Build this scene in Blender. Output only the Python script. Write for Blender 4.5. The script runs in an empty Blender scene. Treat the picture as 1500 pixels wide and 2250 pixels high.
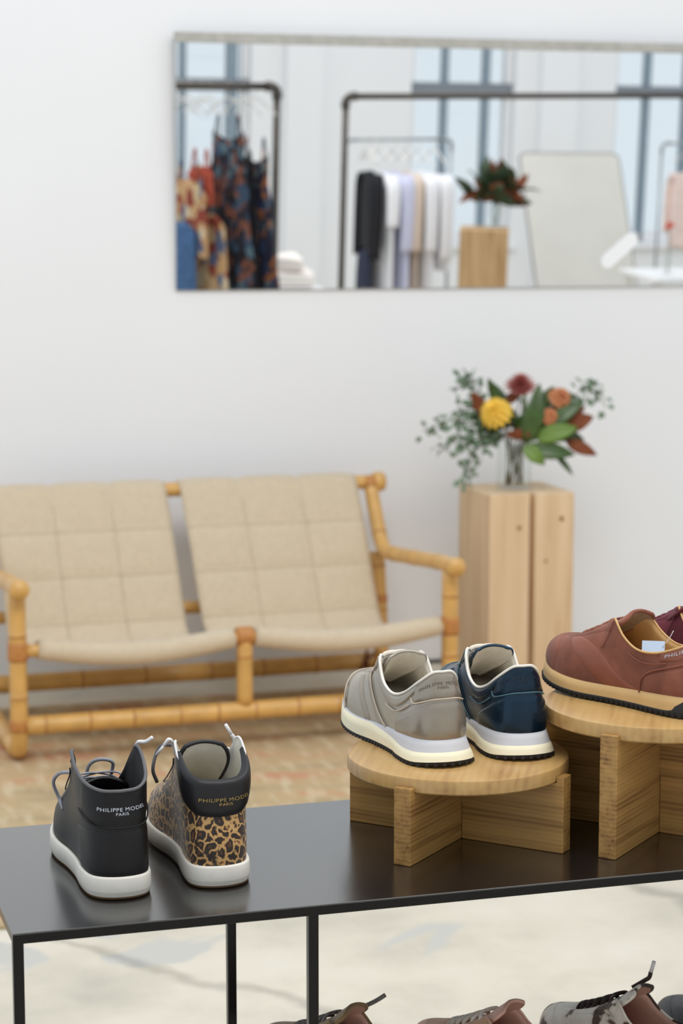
import bpy, bmesh, math, random
import numpy as np
from mathutils import Vector, Matrix

# ------------------------------------------------------------------ camera, light, exposure
sc = bpy.context.scene
COL = sc.collection
R = math.radians
cam_d = bpy.data.cameras.new('camera')
cam = bpy.data.objects.new('camera', cam_d)
COL.objects.link(cam)
cam.location = (0, 0, 1.60)
cam.rotation_euler = (R(90) - math.atan(650 / 4700.0), 0, 0)
cam_d.sensor_fit = 'HORIZONTAL'
cam_d.sensor_width = 24.0
cam_d.lens = 4700.0 / 1500.0 * 24.0
cam_d.dof.use_dof = True
cam_d.dof.focus_distance = 2.72
cam_d.dof.aperture_fstop = 6.0
cam_d.clip_start = 0.05
sc.camera = cam

world = bpy.data.worlds.new('world')
sc.world = world
world.use_nodes = True
bg = world.node_tree.nodes['Background']
bg.inputs[0].default_value = (0.84, 0.92, 1.0, 1)
bg.inputs[1].default_value = 0.93

def area(name, loc, target, sx, sy, power, col):
    d = bpy.data.lights.new(name, 'AREA')
    d.shape = 'RECTANGLE'; d.size = sx; d.size_y = sy; d.energy = power; d.color = col
    o = bpy.data.objects.new(name, d)
    COL.objects.link(o)
    o.location = loc
    v = Vector(target) - Vector(loc)
    o.rotation_euler = v.to_track_quat('-Z', 'Y').to_euler()
    return o

# added unseen warm area lights, aimed to brighten the back and window walls
area('fill_light', (0.7, 2.2, 4.9), (0.2, 7.0, 0.5), 3.6, 1.6, 128, (1.0, 0.96, 0.92))
area('fill_light', (3.2, 4.6, 4.7), (4.4, 0.6, 1.0), 3.4, 1.6, 70, (1.0, 0.96, 0.92))

sc.view_settings.view_transform = 'Standard'
sc.view_settings.look = 'None'
sc.view_settings.gamma = 1.0
sc.view_settings.use_curve_mapping = False
sc.view_settings.exposure = 0.0
try:
    sc.cycles.use_denoising = True
    sc.cycles.max_bounces = 8
    sc.cycles.glossy_bounces = 5
    sc.cycles.transmission_bounces = 8
    sc.cycles.caustics_refractive = False
    sc.cycles.caustics_reflective = False
    sc.cycles.sample_clamp_indirect = 6.0
except Exception:
    pass

# ------------------------------------------------------------------ helpers: colour and materials
def lin(c):
    return tuple(((v / 255.0) / 12.92 if v <= 10.31 else ((v / 255.0 + 0.055) / 1.055) ** 2.4) for v in c) + (1.0,)

MATS = {}
def new_mat(name):
    m = bpy.data.materials.new(name)
    m.use_nodes = True
    nt = m.node_tree
    return m, nt, nt.nodes['Principled BSDF']

def setin(b, key, val):
    if key in b.inputs:
        b.inputs[key].default_value = val

def N(nt, typ, **kw):
    n = nt.nodes.new(typ)
    for k, v in kw.items():
        setattr(n, k, v)
    return n

def coords(nt, scale=(1, 1, 1), rot=(0, 0, 0)):
    tc = N(nt, 'ShaderNodeTexCoord')
    mp = N(nt, 'ShaderNodeMapping')
    mp.inputs['Scale'].default_value = scale
    mp.inputs['Rotation'].default_value = rot
    nt.links.new(tc.outputs['Object'], mp.inputs['Vector'])
    return mp.outputs['Vector']

def ramp(nt, fac, stops, interp='LINEAR'):
    r = N(nt, 'ShaderNodeValToRGB')
    r.color_ramp.interpolation = interp
    el = r.color_ramp.elements
    while len(el) < len(stops):
        el.new(0.5)
    for e, (p, c) in zip(el, stops):
        e.position = p
        e.color = c
    nt.links.new(fac, r.inputs['Fac'])
    return r.outputs['Color']

def bump(nt, b, height, strength, dist=0.001):
    n = N(nt, 'ShaderNodeBump')
    n.inputs['Strength'].default_value = strength
    n.inputs['Distance'].default_value = dist
    nt.links.new(height, n.inputs['Height'])
    nt.links.new(n.outputs['Normal'], b.inputs['Normal'])

def plain(name, rgb, rough=0.6, metal=0.0, var=0.12, vscale=30.0, bmp=0.0, bscale=300.0, spec=0.5, sheen=0.0, coat=0.0, stretch=(1, 1, 1)):
    """a colour with soft noise variation and a fine grain"""
    if name in MATS:
        return MATS[name]
    m, nt, b = new_mat(name)
    c = lin(rgb)
    v = coords(nt, stretch)
    n = N(nt, 'ShaderNodeTexNoise'); n.inputs['Scale'].default_value = vscale; n.inputs['Detail'].default_value = 4
    nt.links.new(v, n.inputs['Vector'])
    lo = tuple(x * (1 - var) for x in c[:3]) + (1,)
    hi = tuple(min(1, x * (1 + var)) for x in c[:3]) + (1,)
    col = ramp(nt, n.outputs['Fac'], [(0.3, lo), (0.7, hi)])
    nt.links.new(col, b.inputs['Base Color'])
    setin(b, 'Roughness', rough); setin(b, 'Metallic', metal); setin(b, 'Specular IOR Level', spec)
    setin(b, 'Sheen Weight', sheen); setin(b, 'Coat Weight', coat); setin(b, 'Coat Roughness', 0.15)
    if bmp > 0:
        n2 = N(nt, 'ShaderNodeTexNoise'); n2.inputs['Scale'].default_value = bscale; n2.inputs['Detail'].default_value = 3
        nt.links.new(v, n2.inputs['Vector'])
        bump(nt, b, n2.outputs['Fac'], bmp)
    MATS[name] = m
    return m

def wood(name, light, dark, rough=0.45, scale=(2, 26, 26), ring=1.0, band='Y', coat=0.0):
    """grain runs along local x unless scale says otherwise"""
    m, nt, b = new_mat(name)
    v = coords(nt, scale)
    n = N(nt, 'ShaderNodeTexNoise'); n.inputs['Scale'].default_value = 1.6; n.inputs['Detail'].default_value = 5
    n.inputs['Distortion'].default_value = 0.6 * ring
    nt.links.new(v, n.inputs['Vector'])
    w = N(nt, 'ShaderNodeTexWave'); w.wave_type = 'BANDS'; w.bands_direction = band
    w.inputs['Scale'].default_value = 1.2; w.inputs['Distortion'].default_value = 5.0; w.inputs['Detail'].default_value = 3
    nt.links.new(v, w.inputs['Vector'])
    mx = N(nt, 'ShaderNodeMix'); mx.data_type = 'FLOAT'; mx.inputs[0].default_value = 0.10
    nt.links.new(n.outputs['Fac'], mx.inputs[2]); nt.links.new(w.outputs['Fac'], mx.inputs[3])
    d, l = lin(dark), lin(light)
    mid = tuple((a * 0.35 + bb * 0.65) for a, bb in zip(d, l))
    col = ramp(nt, mx.outputs[0], [(0.30, d), (0.46, mid), (0.66, l)])
    nt.links.new(col, b.inputs['Base Color'])
    setin(b, 'Roughness', rough); setin(b, 'Coat Weight', coat); setin(b, 'Coat Roughness', 0.3)
    bump(nt, b, mx.outputs[0], 0.08, 0.0005)
    return m

# ------------------------------------------------------------------ helpers: meshes and objects
def link(name, me, mat=None, parent=None, loc=(0, 0, 0), rot=(0, 0, 0), smooth=True):
    o = bpy.data.objects.new(name, me)
    COL.objects.link(o)
    o.location = loc
    o.rotation_euler = rot
    if parent is not None:
        o.parent = parent
    if mat is not None:
        for mm in (mat if isinstance(mat, (list, tuple)) else [mat]):
            me.materials.append(mm)
    if smooth and len(me.polygons):
        me.polygons.foreach_set('use_smooth', [True] * len(me.polygons))
    return o

def pmesh(name, verts, faces, mat=None, parent=None, smooth=True, mi=None, **kw):
    me = bpy.data.meshes.new(name)
    me.from_pydata([tuple(map(float, v)) for v in verts], [], [tuple(map(int, f)) for f in faces])
    o = link(name, me, mat, parent, smooth=smooth, **kw)
    if mi is not None:
        me.polygons.foreach_set('material_index', list(mi))
    me.update()
    return o

def thing(name, label, cat, loc=(0, 0, 0), rz=0.0, group=None, rot=None):
    o = bpy.data.objects.new(name, None)
    o.empty_display_size = 0.05
    COL.objects.link(o)
    o.location = loc
    o.rotation_euler = rot if rot else (0, 0, rz)
    return tag(o, label, cat, group)

def tag(o, label=None, cat=None, group=None, kind=None):
    if label: o['label'] = label
    if cat: o['category'] = cat
    if group: o['group'] = group
    if kind: o['kind'] = kind
    return o

def copy_tree(o, parent=None):
    c = o.copy()
    COL.objects.link(c)
    if parent is not None:
        c.parent = parent
    for ch in list(o.children):
        copy_tree(ch, c)
    return c

def box_mesh(name, lo, hi, bev=0.0, seg=2):
    bm = bmesh.new()
    bmesh.ops.create_cube(bm, size=1.0)
    lo, hi = Vector(lo), Vector(hi)
    for v in bm.verts:
        v.co = Vector(((lo[i] + hi[i]) / 2 + v.co[i] * (hi[i] - lo[i])) for i in range(3))
    if bev > 0:
        bmesh.ops.bevel(bm, geom=list(bm.edges), offset=bev, segments=seg, affect='EDGES', profile=0.5)
    me = bpy.data.meshes.new(name)
    bm.to_mesh(me); bm.free()
    return me

def box(name, lo, hi, mat, parent=None, bev=0.0, seg=2, **kw):
    return link(name, box_mesh(name, lo, hi, bev, seg), mat, parent, smooth=False, **kw)

def catmull(pts, n=8, closed=False):
    P = [np.array(p, float) for p in pts]
    out = []
    m = len(P)
    rng = range(m if closed else m - 1)
    for i in rng:
        p1, p2 = P[i], P[(i + 1) % m]
        p0 = P[i - 1] if (closed or i > 0) else 2 * p1 - p2
        p3 = P[(i + 2) % m] if (closed or i + 2 < m) else 2 * p2 - p1
        for k in range(n):
            t = k / n
            out.append(0.5 * ((2 * p1) + (-p0 + p2) * t + (2 * p0 - 5 * p1 + 4 * p2 - p3) * t * t + (-p0 + 3 * p1 - 3 * p2 + p3) * t ** 3))
    if not closed:
        out.append(P[-1])
    return out

def tube_geo(pts, rad, sides=8, closed=False, cap=True, flat=1.0):
    P = [np.array(p, float) for p in pts]
    m = len(P)
    rads = [rad] * m if np.isscalar(rad) else list(rad)
    V, Fc = [], []
    prev = None
    for i in range(m):
        a = P[i - 1] if (closed or i > 0) else P[i]
        b = P[(i + 1) % m] if (closed or i < m - 1) else P[i]
        t = b - a
        t = t / (np.linalg.norm(t) + 1e-12)
        if prev is None:
            ref = np.array([0, 0, 1.0]) if abs(t[2]) < 0.9 else np.array([1.0, 0, 0])
            nrm = np.cross(t, ref)
        else:
            nrm = prev - t * np.dot(prev, t)
        nrm = nrm / (np.linalg.norm(nrm) + 1e-12)
        prev = nrm
        bn = np.cross(t, nrm)
        for k in range(sides):
            a_ = 2 * math.pi * k / sides
            V.append(P[i] + rads[i] * (math.cos(a_) * nrm + flat * math.sin(a_) * bn))
    rng = m if closed else m - 1
    for i in range(rng):
        j = (i + 1) % m
        for k in range(sides):
            k2 = (k + 1) % sides
            Fc.append((i * sides + k, i * sides + k2, j * sides + k2, j * sides + k))
    if cap and not closed:
        Fc.append(tuple(range(sides))[::-1])
        Fc.append(tuple((m - 1) * sides + k for k in range(sides)))
    return V, Fc

def tube(name, pts, rad, mat, parent=None, sides=8, closed=False, flat=1.0, **kw):
    V, Fc = tube_geo(pts, rad, sides, closed, True, flat)
    return pmesh(name, V, Fc, mat, parent, **kw)

def merge(parts):
    V, Fc = [], []
    for v, f in parts:
        o = len(V)
        V += list(v)
        Fc += [tuple(i + o for i in ff) for ff in f]
    return V, Fc

def lathe_geo(prof, n=32, close=False):
    V, Fc = [], []
    m = len(prof)
    for (r, z) in prof:
        for k in range(n):
            a = 2 * math.pi * k / n
            V.append((r * math.cos(a), r * math.sin(a), z))
    for i in range(m - 1 if not close else m):
        j = (i + 1) % m
        for k in range(n):
            k2 = (k + 1) % n
            Fc.append((i * n + k, i * n + k2, j * n + k2, j * n + k))
    return V, Fc

def prism(name, poly, z0, z1, mat, parent=None, bev=0.0, **kw):
    """extrude an xy polygon"""
    bm = bmesh.new()
    a = [bm.verts.new((x, y, z0)) for x, y in poly]
    f = bm.faces.new(a)
    r = bmesh.ops.extrude_face_region(bm, geom=[f])
    for v in r['geom']:
        if isinstance(v, bmesh.types.BMVert):
            v.co.z = z1
    bmesh.ops.recalc_face_normals(bm, faces=bm.faces)
    if bev > 0:
        bmesh.ops.bevel(bm, geom=list(bm.edges), offset=bev, segments=2, affect='EDGES', profile=0.5)
    me = bpy.data.meshes.new(name)
    bm.to_mesh(me); bm.free()
    return link(name, me, mat, parent, smooth=False, **kw)

def text_geo(body, size):
    cu = bpy.data.curves.new('lettering', 'FONT')
    cu.body = body
    cu.size = size
    cu.align_x = 'CENTER'
    cu.space_character = 1.12
    o = bpy.data.objects.new('lettering', cu)
    COL.objects.link(o)
    bpy.context.view_layer.update()
    dg = bpy.context.evaluated_depsgraph_get()
    me = bpy.data.meshes.new_from_object(o.evaluated_get(dg))
    V = np.array([v.co[:] for v in me.vertices])
    Fc = [tuple(p.vertices) for p in me.polygons]
    bpy.data.objects.remove(o)
    bpy.data.curves.remove(cu)
    bpy.data.meshes.remove(me)
    return V, Fc

# ------------------------------------------------------------------ materials
M_wall = plain('white_plaster', (240, 240, 241), 0.75, var=0.012, vscale=1.5, bmp=0.05, bscale=60)
M_black = plain('black_steel', (22, 21, 21), 0.20, var=0.10, vscale=8, spec=0.25)
M_pipe = plain('grey_iron_pipe', (86, 80, 74), 0.45, metal=0.5, var=0.15, vscale=40)
M_winframe = plain('blue_grey_window_paint', (136, 152, 164), 0.5, var=0.05)
M_trans = plain('grey_transom_paint', (128, 134, 142), 0.5, var=0.05)
M_base = plain('dark_skirting_gap', (60, 60, 60), 0.8)
M_oak = wood('riser_oak', (184, 142, 82), (120, 82, 40), 0.42, scale=(2.2, 44, 44))
M_oak_end = wood('riser_end_grain', (186, 152, 104), (150, 116, 74), 0.5, scale=(20, 20, 5))
M_oak_disc = wood('riser_disc_oak', (194, 156, 98), (160, 118, 68), 0.36, scale=(2.5, 24, 24), coat=0.15)
M_log = wood('blond_log_wood', (230, 202, 164), (208, 174, 132), 0.6, scale=(16, 16, 1.2), ring=0.6, band='X')
M_log2 = wood('amber_log_wood', (206, 172, 126), (160, 118, 72), 0.6, scale=(14, 14, 1.2), band='X')
M_canvas = plain('beige_canvas', (208, 190, 162), 0.9, var=0.05, vscale=60, bmp=0.25, bscale=900, sheen=0.2)
M_seam = plain('canvas_seam', (180, 162, 134), 0.9)
M_bamboo = plain('golden_bamboo', (214, 166, 92), 0.38, var=0.14, vscale=14, coat=0.25, stretch=(1, 1, 1))
M_node = plain('bamboo_node', (180, 126, 66), 0.45, var=0.2)
M_wrap = plain('rattan_wrap', (190, 128, 66), 0.5, var=0.15, vscale=90, bmp=0.3, bscale=400)
M_strap = plain('red_leather_strap', (112, 58, 42), 0.6)

def concrete():
    m, nt, b = new_mat('pale_concrete')
    v = coords(nt, (1, 1, 1))
    n = N(nt, 'ShaderNodeTexNoise'); n.inputs['Scale'].default_value = 2.2; n.inputs['Detail'].default_value = 8; n.inputs['Roughness'].default_value = 0.62
    nt.links.new(v, n.inputs['Vector'])
    col = ramp(nt, n.outputs['Fac'], [(0.28, lin((190, 184, 170))), (0.42, lin((208, 200, 182))), (0.55, lin((220, 211, 193))), (0.72, lin((226, 219, 204)))])
    n2 = N(nt, 'ShaderNodeTexNoise'); n2.inputs['Scale'].default_value = 1.1; n2.inputs['Detail'].default_value = 3; n2.inputs['Distortion'].default_value = 1.4
    nt.links.new(v, n2.inputs['Vector'])
    # a grey repair patch with a fairly sharp outline here and there
    patch = ramp(nt, n2.outputs['Fac'], [(0.615, (0, 0, 0, 1)), (0.635, (1, 1, 1, 1))])
    mx = N(nt, 'ShaderNodeMix'); mx.data_type = 'RGBA'
    nt.links.new(patch, mx.inputs[0]); nt.links.new(col, mx.inputs[6]); mx.inputs[7].default_value = lin((200, 197, 189))
    # hairline cracks
    vo = N(nt, 'ShaderNodeTexVoronoi'); vo.feature = 'DISTANCE_TO_EDGE'; vo.inputs['Scale'].default_value = 0.75
    n3 = N(nt, 'ShaderNodeTexNoise'); n3.inputs['Scale'].default_value = 5; n3.inputs['Detail'].default_value = 6
    nt.links.new(v, n3.inputs['Vector'])
    ad = N(nt, 'ShaderNodeVectorMath'); ad.operation = 'MULTIPLY_ADD'
    nt.links.new(n3.outputs['Color'], ad.inputs[0]); ad.inputs[1].default_value = (0.16, 0.16, 0.0); nt.links.new(v, ad.inputs[2])
    nt.links.new(ad.outputs[0], vo.inputs['Vector'])
    cr = ramp(nt, vo.outputs['Distance'], [(0.004, (0.62, 0.62, 0.62, 1)), (0.022, (1, 1, 1, 1))])
    ml = N(nt, 'ShaderNodeMix'); ml.data_type = 'RGBA'; ml.blend_type = 'MULTIPLY'; ml.inputs[0].default_value = 0.75
    nt.links.new(mx.outputs[2], ml.inputs[6]); nt.links.new(cr, ml.inputs[7])
    nt.links.new(ml.outputs[2], b.inputs['Base Color'])
    setin(b, 'Roughness', 0.55)
    bump(nt, b, n.outputs['Fac'], 0.1, 0.002)
    return m
M_floor = concrete()

def rug_mat():
    m, nt, b = new_mat('faded_kilim')
    v = coords(nt, (1, 1, 1))
    n = N(nt, 'ShaderNodeTexNoise'); n.inputs['Scale'].default_value = 3.4; n.inputs['Detail'].default_value = 3
    mp = N(nt, 'ShaderNodeMapping'); mp.inputs['Scale'].default_value = (0.7, 2.2, 1)
    nt.links.new(v, mp.inputs['Vector']); nt.links.new(mp.outputs['Vector'], n.inputs['Vector'])
    base = ramp(nt, n.outputs['Fac'], [(0.32, lin((166, 146, 116))), (0.45, lin((194, 170, 132))), (0.56, lin((198, 166, 128))), (0.64, lin((202, 152, 120))), (0.74, lin((194, 130, 104)))])
    # slanted light flecks of the weave
    mp2 = N(nt, 'ShaderNodeMapping'); mp2.inputs['Scale'].default_value = (26, 7, 1); mp2.inputs['Rotation'].default_value = (0, 0, R(28))
    nt.links.new(v, mp2.inputs['Vector'])
    n2 = N(nt, 'ShaderNodeTexNoise'); n2.inputs['Scale'].default_value = 1.0; n2.inputs['Detail'].default_value = 2
    nt.links.new(mp2.outputs['Vector'], n2.inputs['Vector'])
    fl = ramp(nt, n2.outputs['Fac'], [(0.50, (0, 0, 0, 1)), (0.66, (0.75, 0.75, 0.75, 1))])
    mx = N(nt, 'ShaderNodeMix'); mx.data_type = 'RGBA'
    nt.links.new(fl, mx.inputs[0]); nt.links.new(base, mx.inputs[6]); mx.inputs[7].default_value = lin((214, 196, 162))
    nt.links.new(mx.outputs[2], b.inputs['Base Color'])
    setin(b, 'Roughness', 0.95); setin(b, 'Specular IOR Level', 0.1)
    n3 = N(nt, 'ShaderNodeTexNoise'); n3.inputs['Scale'].default_value = 220
    nt.links.new(v, n3.inputs['Vector'])
    bump(nt, b, n3.outputs['Fac'], 0.5, 0.003)
    return m
M_rug = rug_mat()

# ------------------------------------------------------------------ the room
TH = R(16.0)
U = Vector((math.cos(TH), math.sin(TH), 0))
NW = Vector((math.sin(TH), -math.cos(TH), 0))
W0 = Vector((-0.0807, 7.465, 0))
def room(u, v, z=0.0):
    """a point given along the mirror wall, away from it and up"""
    return W0 + U * u + NW * v + Vector((0, 0, z))
def struct(o):
    return tag(o, kind='structure')

floor = struct(box('floor', (-4.5, -10.0, -0.12), (8.5, 1.0, 0.0), M_floor, loc=W0, rot=(0, 0, TH)))
wall_back = struct(box('wall_back', (-3.6, 0.0, 0.0), (7.6, 0.16, 3.4), M_wall, loc=W0, rot=(0, 0, TH)))
gap_strip = struct(box('base_gap_strip', (-3.6, -0.006, 0.0), (7.6, 0.0, 0.014), M_base, loc=W0, rot=(0, 0, TH)))  # dark strip standing in for the recess gap at the wall's foot

# window wall opposite, seen in the mirror: real openings with frames and panes
WIN = [(0.98, 1.80), (3.04, 3.87), (4.70, 5.55)]
VZ0, VZ1 = 0.62, 3.0
def glass_mat():
    m, nt, b = new_mat('clear_glass')
    setin(b, 'Base Color', (0.97, 0.985, 0.98, 1)); setin(b, 'Roughness', 0.0)
    setin(b, 'Transmission Weight', 1.0); setin(b, 'IOR', 1.45)
    return m
M_glass = glass_mat()
def pane_mat():
    m, nt, b = new_mat('window_glass')
    tr = N(nt, 'ShaderNodeBsdfTransparent'); gl = N(nt, 'ShaderNodeBsdfGlossy'); gl.inputs['Roughness'].default_value = 0.02
    lw = N(nt, 'ShaderNodeLayerWeight'); lw.inputs['Blend'].default_value = 0.5
    pw = N(nt, 'ShaderNodeMath'); pw.operation = 'POWER'; pw.inputs[1].default_value = 5.0
    nt.links.new(lw.outputs['Facing'], pw.inputs[0])
    fr = N(nt, 'ShaderNodeMath'); fr.operation = 'MULTIPLY_ADD'; fr.inputs[1].default_value = 0.8; fr.inputs[2].default_value = 0.04
    nt.links.new(pw.outputs[0], fr.inputs[0])
    tr.inputs['Color'].default_value = (0.975, 0.985, 0.98, 1)
    mx = N(nt, 'ShaderNodeMixShader')
    nt.links.new(fr.outputs[0], mx.inputs[0]); nt.links.new(tr.outputs[0], mx.inputs[1]); nt.links.new(gl.outputs[0], mx.inputs[2])
    nt.links.new(mx.outputs[0], nt.nodes['Material Output'].inputs['Surface'])
    return m
M_pane = pane_mat()
wv = 8.5
wparts = []
edges = [-4.0] + [e for w in WIN for e in w] + [8.2]
def boxgeo(lo, hi):
    (x0, y0, z0), (x1, y1, z1) = lo, hi
    V = [(x0, y0, z0), (x1, y0, z0), (x1, y1, z0), (x0, y1, z0), (x0, y0, z1), (x1, y0, z1), (x1, y1, z1), (x0, y1, z1)]
    Fc = [(0, 3, 2, 1), (4, 5, 6, 7), (0, 1, 5, 4), (1, 2, 6, 5), (2, 3, 7, 6), (3, 0, 4, 7)]
    return V, Fc
for i in range(0, len(edges), 2):
    wparts.append(boxgeo((edges[i], -wv - 0.3, 0), (edges[i + 1], -wv, 3.4)))
for a, b_ in WIN:
    wparts.append(boxgeo((a, -wv - 0.3, 0), (b_, -wv, VZ0)))
    wparts.append(boxgeo((a, -wv - 0.3, VZ1), (b_, -wv, 3.4)))
# shallow pilasters between the windows
for a, b_ in ((2.05, 2.32), (4.05, 4.35)):
    wparts.append(boxgeo((a, -wv, 0), (b_, -wv + 0.10, 3.4)))
V_, F_ = merge(wparts)
wall_front = struct(pmesh('wall_front', V_, F_, M_wall, smooth=False, loc=W0, rot=(0, 0, TH)))
for wi, (a, b_) in enumerate(WIN):
    w = struct(bpy.data.objects.new('window_%d' % (wi + 1), None)); COL.objects.link(w)
    w.location = W0; w.rotation_euler = (0, 0, TH)
    y0, y1 = -wv - 0.16, -wv - 0.08
    for nm, lo, hi in (('window_jamb', (a, y0, VZ0), (a + 0.05, y1, VZ1)), ('window_jamb', (b_ - 0.05, y0, VZ0), (b_, y1, VZ1)),
                       ('window_rail', (a, y0, VZ0), (b_, y1, VZ0 + 0.07)), ('window_rail', (a, y0, VZ1 - 0.06), (b_, y1, VZ1)),
                       ('transom', (a, y0 - 0.01, 1.74), (b_, y1 + 0.02, 1.83))):
        box(nm, lo, hi, M_trans if nm == 'transom' else M_wall, w, 0.004)
    m1, m2 = a + (b_ - a) * (0.40 if wi == 0 else 0.36), a + (b_ - a) * (0.85 if wi == 0 else 0.76)
    for mx_, hw_ in ((m1, 0.024), (m2, 0.040 if wi == 0 else 0.026)):
        box('mullion', (mx_ - hw_, y0, VZ0), (mx_ + hw_, y1, VZ1), M_winframe, w, 0.004)
    for xa, xb in ((a + 0.05, m1 - 0.024), (m1 + 0.024, m2 - 0.026), (m2 + 0.026, b_ - 0.05)):
        for za, zb in ((VZ0 + 0.07, 1.74), (1.83, VZ1 - 0.06)):
            box('pane', (xa, y0 + 0.035, za), (xb, y0 + 0.043, zb), M_pane, w)
    box('window_sill', (a - 0.04, -wv - 0.02, VZ0 - 0.04), (b_ + 0.04, -wv + 0.06, VZ0), M_wall, w, 0.006)

# rug under the sofa
RUG = thing('kilim_rug', 'faded tan and coral woven rug on the concrete floor under the sofa', 'rug', room(-0.55, 1.35, 0), TH)
box('weave', (-1.75, -1.15, 0.001), (1.75, 1.02, 0.010), M_rug, RUG, 0.003)
rd = random.Random(4)

# ------------------------------------------------------------------ tilted wall mirror
m, nt, b = new_mat('mirror_silver')
setin(b, 'Base Color', (0.97, 0.98, 0.98, 1)); setin(b, 'Metallic', 1.0); setin(b, 'Roughness', 0.0)
M_mirror = m
MIR = thing('wall_mirror', 'long frameless wall mirror above the sofa reflecting clothes racks and windows', 'mirror', (-0.562, 7.314 + 0.0, 1.35), TH)
MIR.rotation_euler = Matrix.Rotation(TH, 3, 'Z').to_euler()
TAU = R(2.6)
MH = 0.828
plate = box('mirror_glass', (0.0, 0.0, 0.0), (2.5, 0.005, MH), M_mirror, MIR, rot=(TAU, 0, 0))
plate.name = 'mirror_glass'
box('backing_board', (0.04, 0.006, 0.03), (2.46, 0.012, MH - 0.012), plain('mdf_board', (150, 140, 125), 0.8), MIR, rot=(TAU, 0, 0))
tr_ = box('top_rail', (-0.004, -0.006, MH - 0.002), (2.504, 0.02, MH + 0.032), plain('grey_rail', (178, 176, 168), 0.5), MIR, 0.002, rot=(TAU, 0, 0))
# white rounded pad lying flat on the glass
rl = thing('white_capsule', 'small white rounded pad lying slantwise on the mirror glass', 'capsule', (0, 0, 0), 0)
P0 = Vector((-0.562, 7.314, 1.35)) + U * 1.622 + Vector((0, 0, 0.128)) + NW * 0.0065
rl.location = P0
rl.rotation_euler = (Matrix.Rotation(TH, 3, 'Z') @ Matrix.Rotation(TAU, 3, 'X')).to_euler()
M_capsule = plain('bright_white', (252, 253, 255), 0.3, var=0.0)
def capsule_poly(L, r, n=10):
    p = []
    for k in range(n + 1):
        a = -math.pi / 2 + math.pi * k / n
        p.append((L / 2 + r * math.cos(a), r * math.sin(a)))
    for k in range(n + 1):
        a = math.pi / 2 + math.pi * k / n
        p.append((-L / 2 + r * math.cos(a), r * math.sin(a)))
    return p
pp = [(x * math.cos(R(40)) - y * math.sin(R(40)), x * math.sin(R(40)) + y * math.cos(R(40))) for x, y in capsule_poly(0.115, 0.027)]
prism('capsule', pp, 0, 0.002, M_capsule, rl, rot=(R(90), 0, 0))

# ------------------------------------------------------------------ black steel display table
BA = R(16.8)
BZ = 0.782
BO = Vector((-0.378, 2.37, 0))
BU = Vector((math.cos(BA), math.sin(BA), 0))
BN = Vector((-math.sin(BA), math.cos(BA), 0))
BL, BD, T_ = 1.62, 0.437, 0.0127
tbl = thing('display_table', 'long black powder-coated steel table holding shoes and wooden risers', 'table', BO, BA)
M_top = plain('satin_black_sheet', (22, 21, 22), 0.22, var=0.10, vscale=8, spec=0.5, coat=0.75)
_b = M_top.node_tree.nodes['Principled BSDF']
setin(_b, 'IOR', 1.65); setin(_b, 'Coat Roughness', 0.22)
box('tabletop', (0, 0, BZ - 0.0026), (BL, BD, BZ), M_top, tbl, 0.0008, 3)
for lo, hi in (((0, 0, 0), (BL, T_, 0)), ((0, BD - T_, 0), (BL, BD, 0)), ((0, T_, 0), (T_, BD - T_, 0)), ((BL - T_, T_, 0), (BL, BD - T_, 0))):
    box('frame_rail', (lo[0], lo[1], BZ - T_ * 1.02), (hi[0], hi[1], BZ - 0.0026), M_black, tbl, 0.0008)
for lx in (0.0, 0.354, BL - T_):
    for ly in (0.0, BD - T_ - 0.012):
        box('leg', (lx, ly, 0), (lx + T_, ly + T_, BZ - T_ * 0.9), M_black, tbl, 0.0015)
    box('foot_rail', (lx, T_, 0.0), (lx + T_, BD - T_ - 0.012, T_), M_black, tbl, 0.0015)
SHZ = 0.43
box('shelf', (0.368, 0.014, SHZ - 0.010), (BL - 0.014, 0.395, SHZ), M_black, tbl, 0.002)
for ly in (0.0, 0.395):
    box('shelf_rail', (0.368, ly, SHZ - 0.014), (BL - 0.014, ly + 0.0125, SHZ - 0.001), M_black, tbl, 0.0015)

# ------------------------------------------------------------------ round wooden risers
def riser(label, cx, cy, a_deg, h_tab, h_rest, disc_t, half, rad):
    t = thing('shoe_riser', label, 'riser', (cx, cy, BZ), 0, 'round wooden shoe risers on the table')
    th = 0.024
    for k, ang in enumerate((a_deg, a_deg + 90)):
        # board profile in its own x-z plane with tabs at the ends and a half-lap slot in the middle
        notch = half - 0.0105
        prof = [(-half, 0), (half, 0), (half, h_tab), (notch, h_tab), (notch, h_rest), (-notch, h_rest), (-notch, h_tab), (-half, h_tab)]
        if k == 0:
            s = th / 2 + 0.0003
            prof = [(-half, 0), (half, 0), (half, h_tab), (notch, h_tab), (notch, h_rest), (s, h_rest), (s, h_rest * 0.5), (-s, h_rest * 0.5), (-s, h_rest), (-notch, h_rest), (-notch, h_tab), (-half, h_tab)]
        else:
            s = th / 2 + 0.0003
            prof = [(-half, 0), (-s, 0), (-s, h_rest * 0.5), (s, h_rest * 0.5), (s, 0), (half, 0), (half, h_tab), (notch, h_tab), (notch, h_rest), (-notch, h_rest), (-notch, h_tab), (-half, h_tab)]
        prism('cross_board', prof, -th / 2, th / 2, M_oak, t, 0.0012, rot=(R(90), 0, R(ang)))
    r = rad
    pr_ = [(0.0, 0.0), (r - 0.002, 0.0), (r, 0.002), (r, disc_t - 0.003), (r - 0.001, disc_t - 0.001), (r - 0.004, disc_t), (0.0, disc_t)]
    V, Fc = lathe_geo(pr_, 96)
    d = pmesh('disc_top', V, Fc, M_oak_disc, t, loc=(0, 0, h_rest), rot=(0, 0, R(a_deg + 20)))
    d.data.set_sharp_from_angle(angle=R(40))
    return t
RA1 = -119.5
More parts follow.
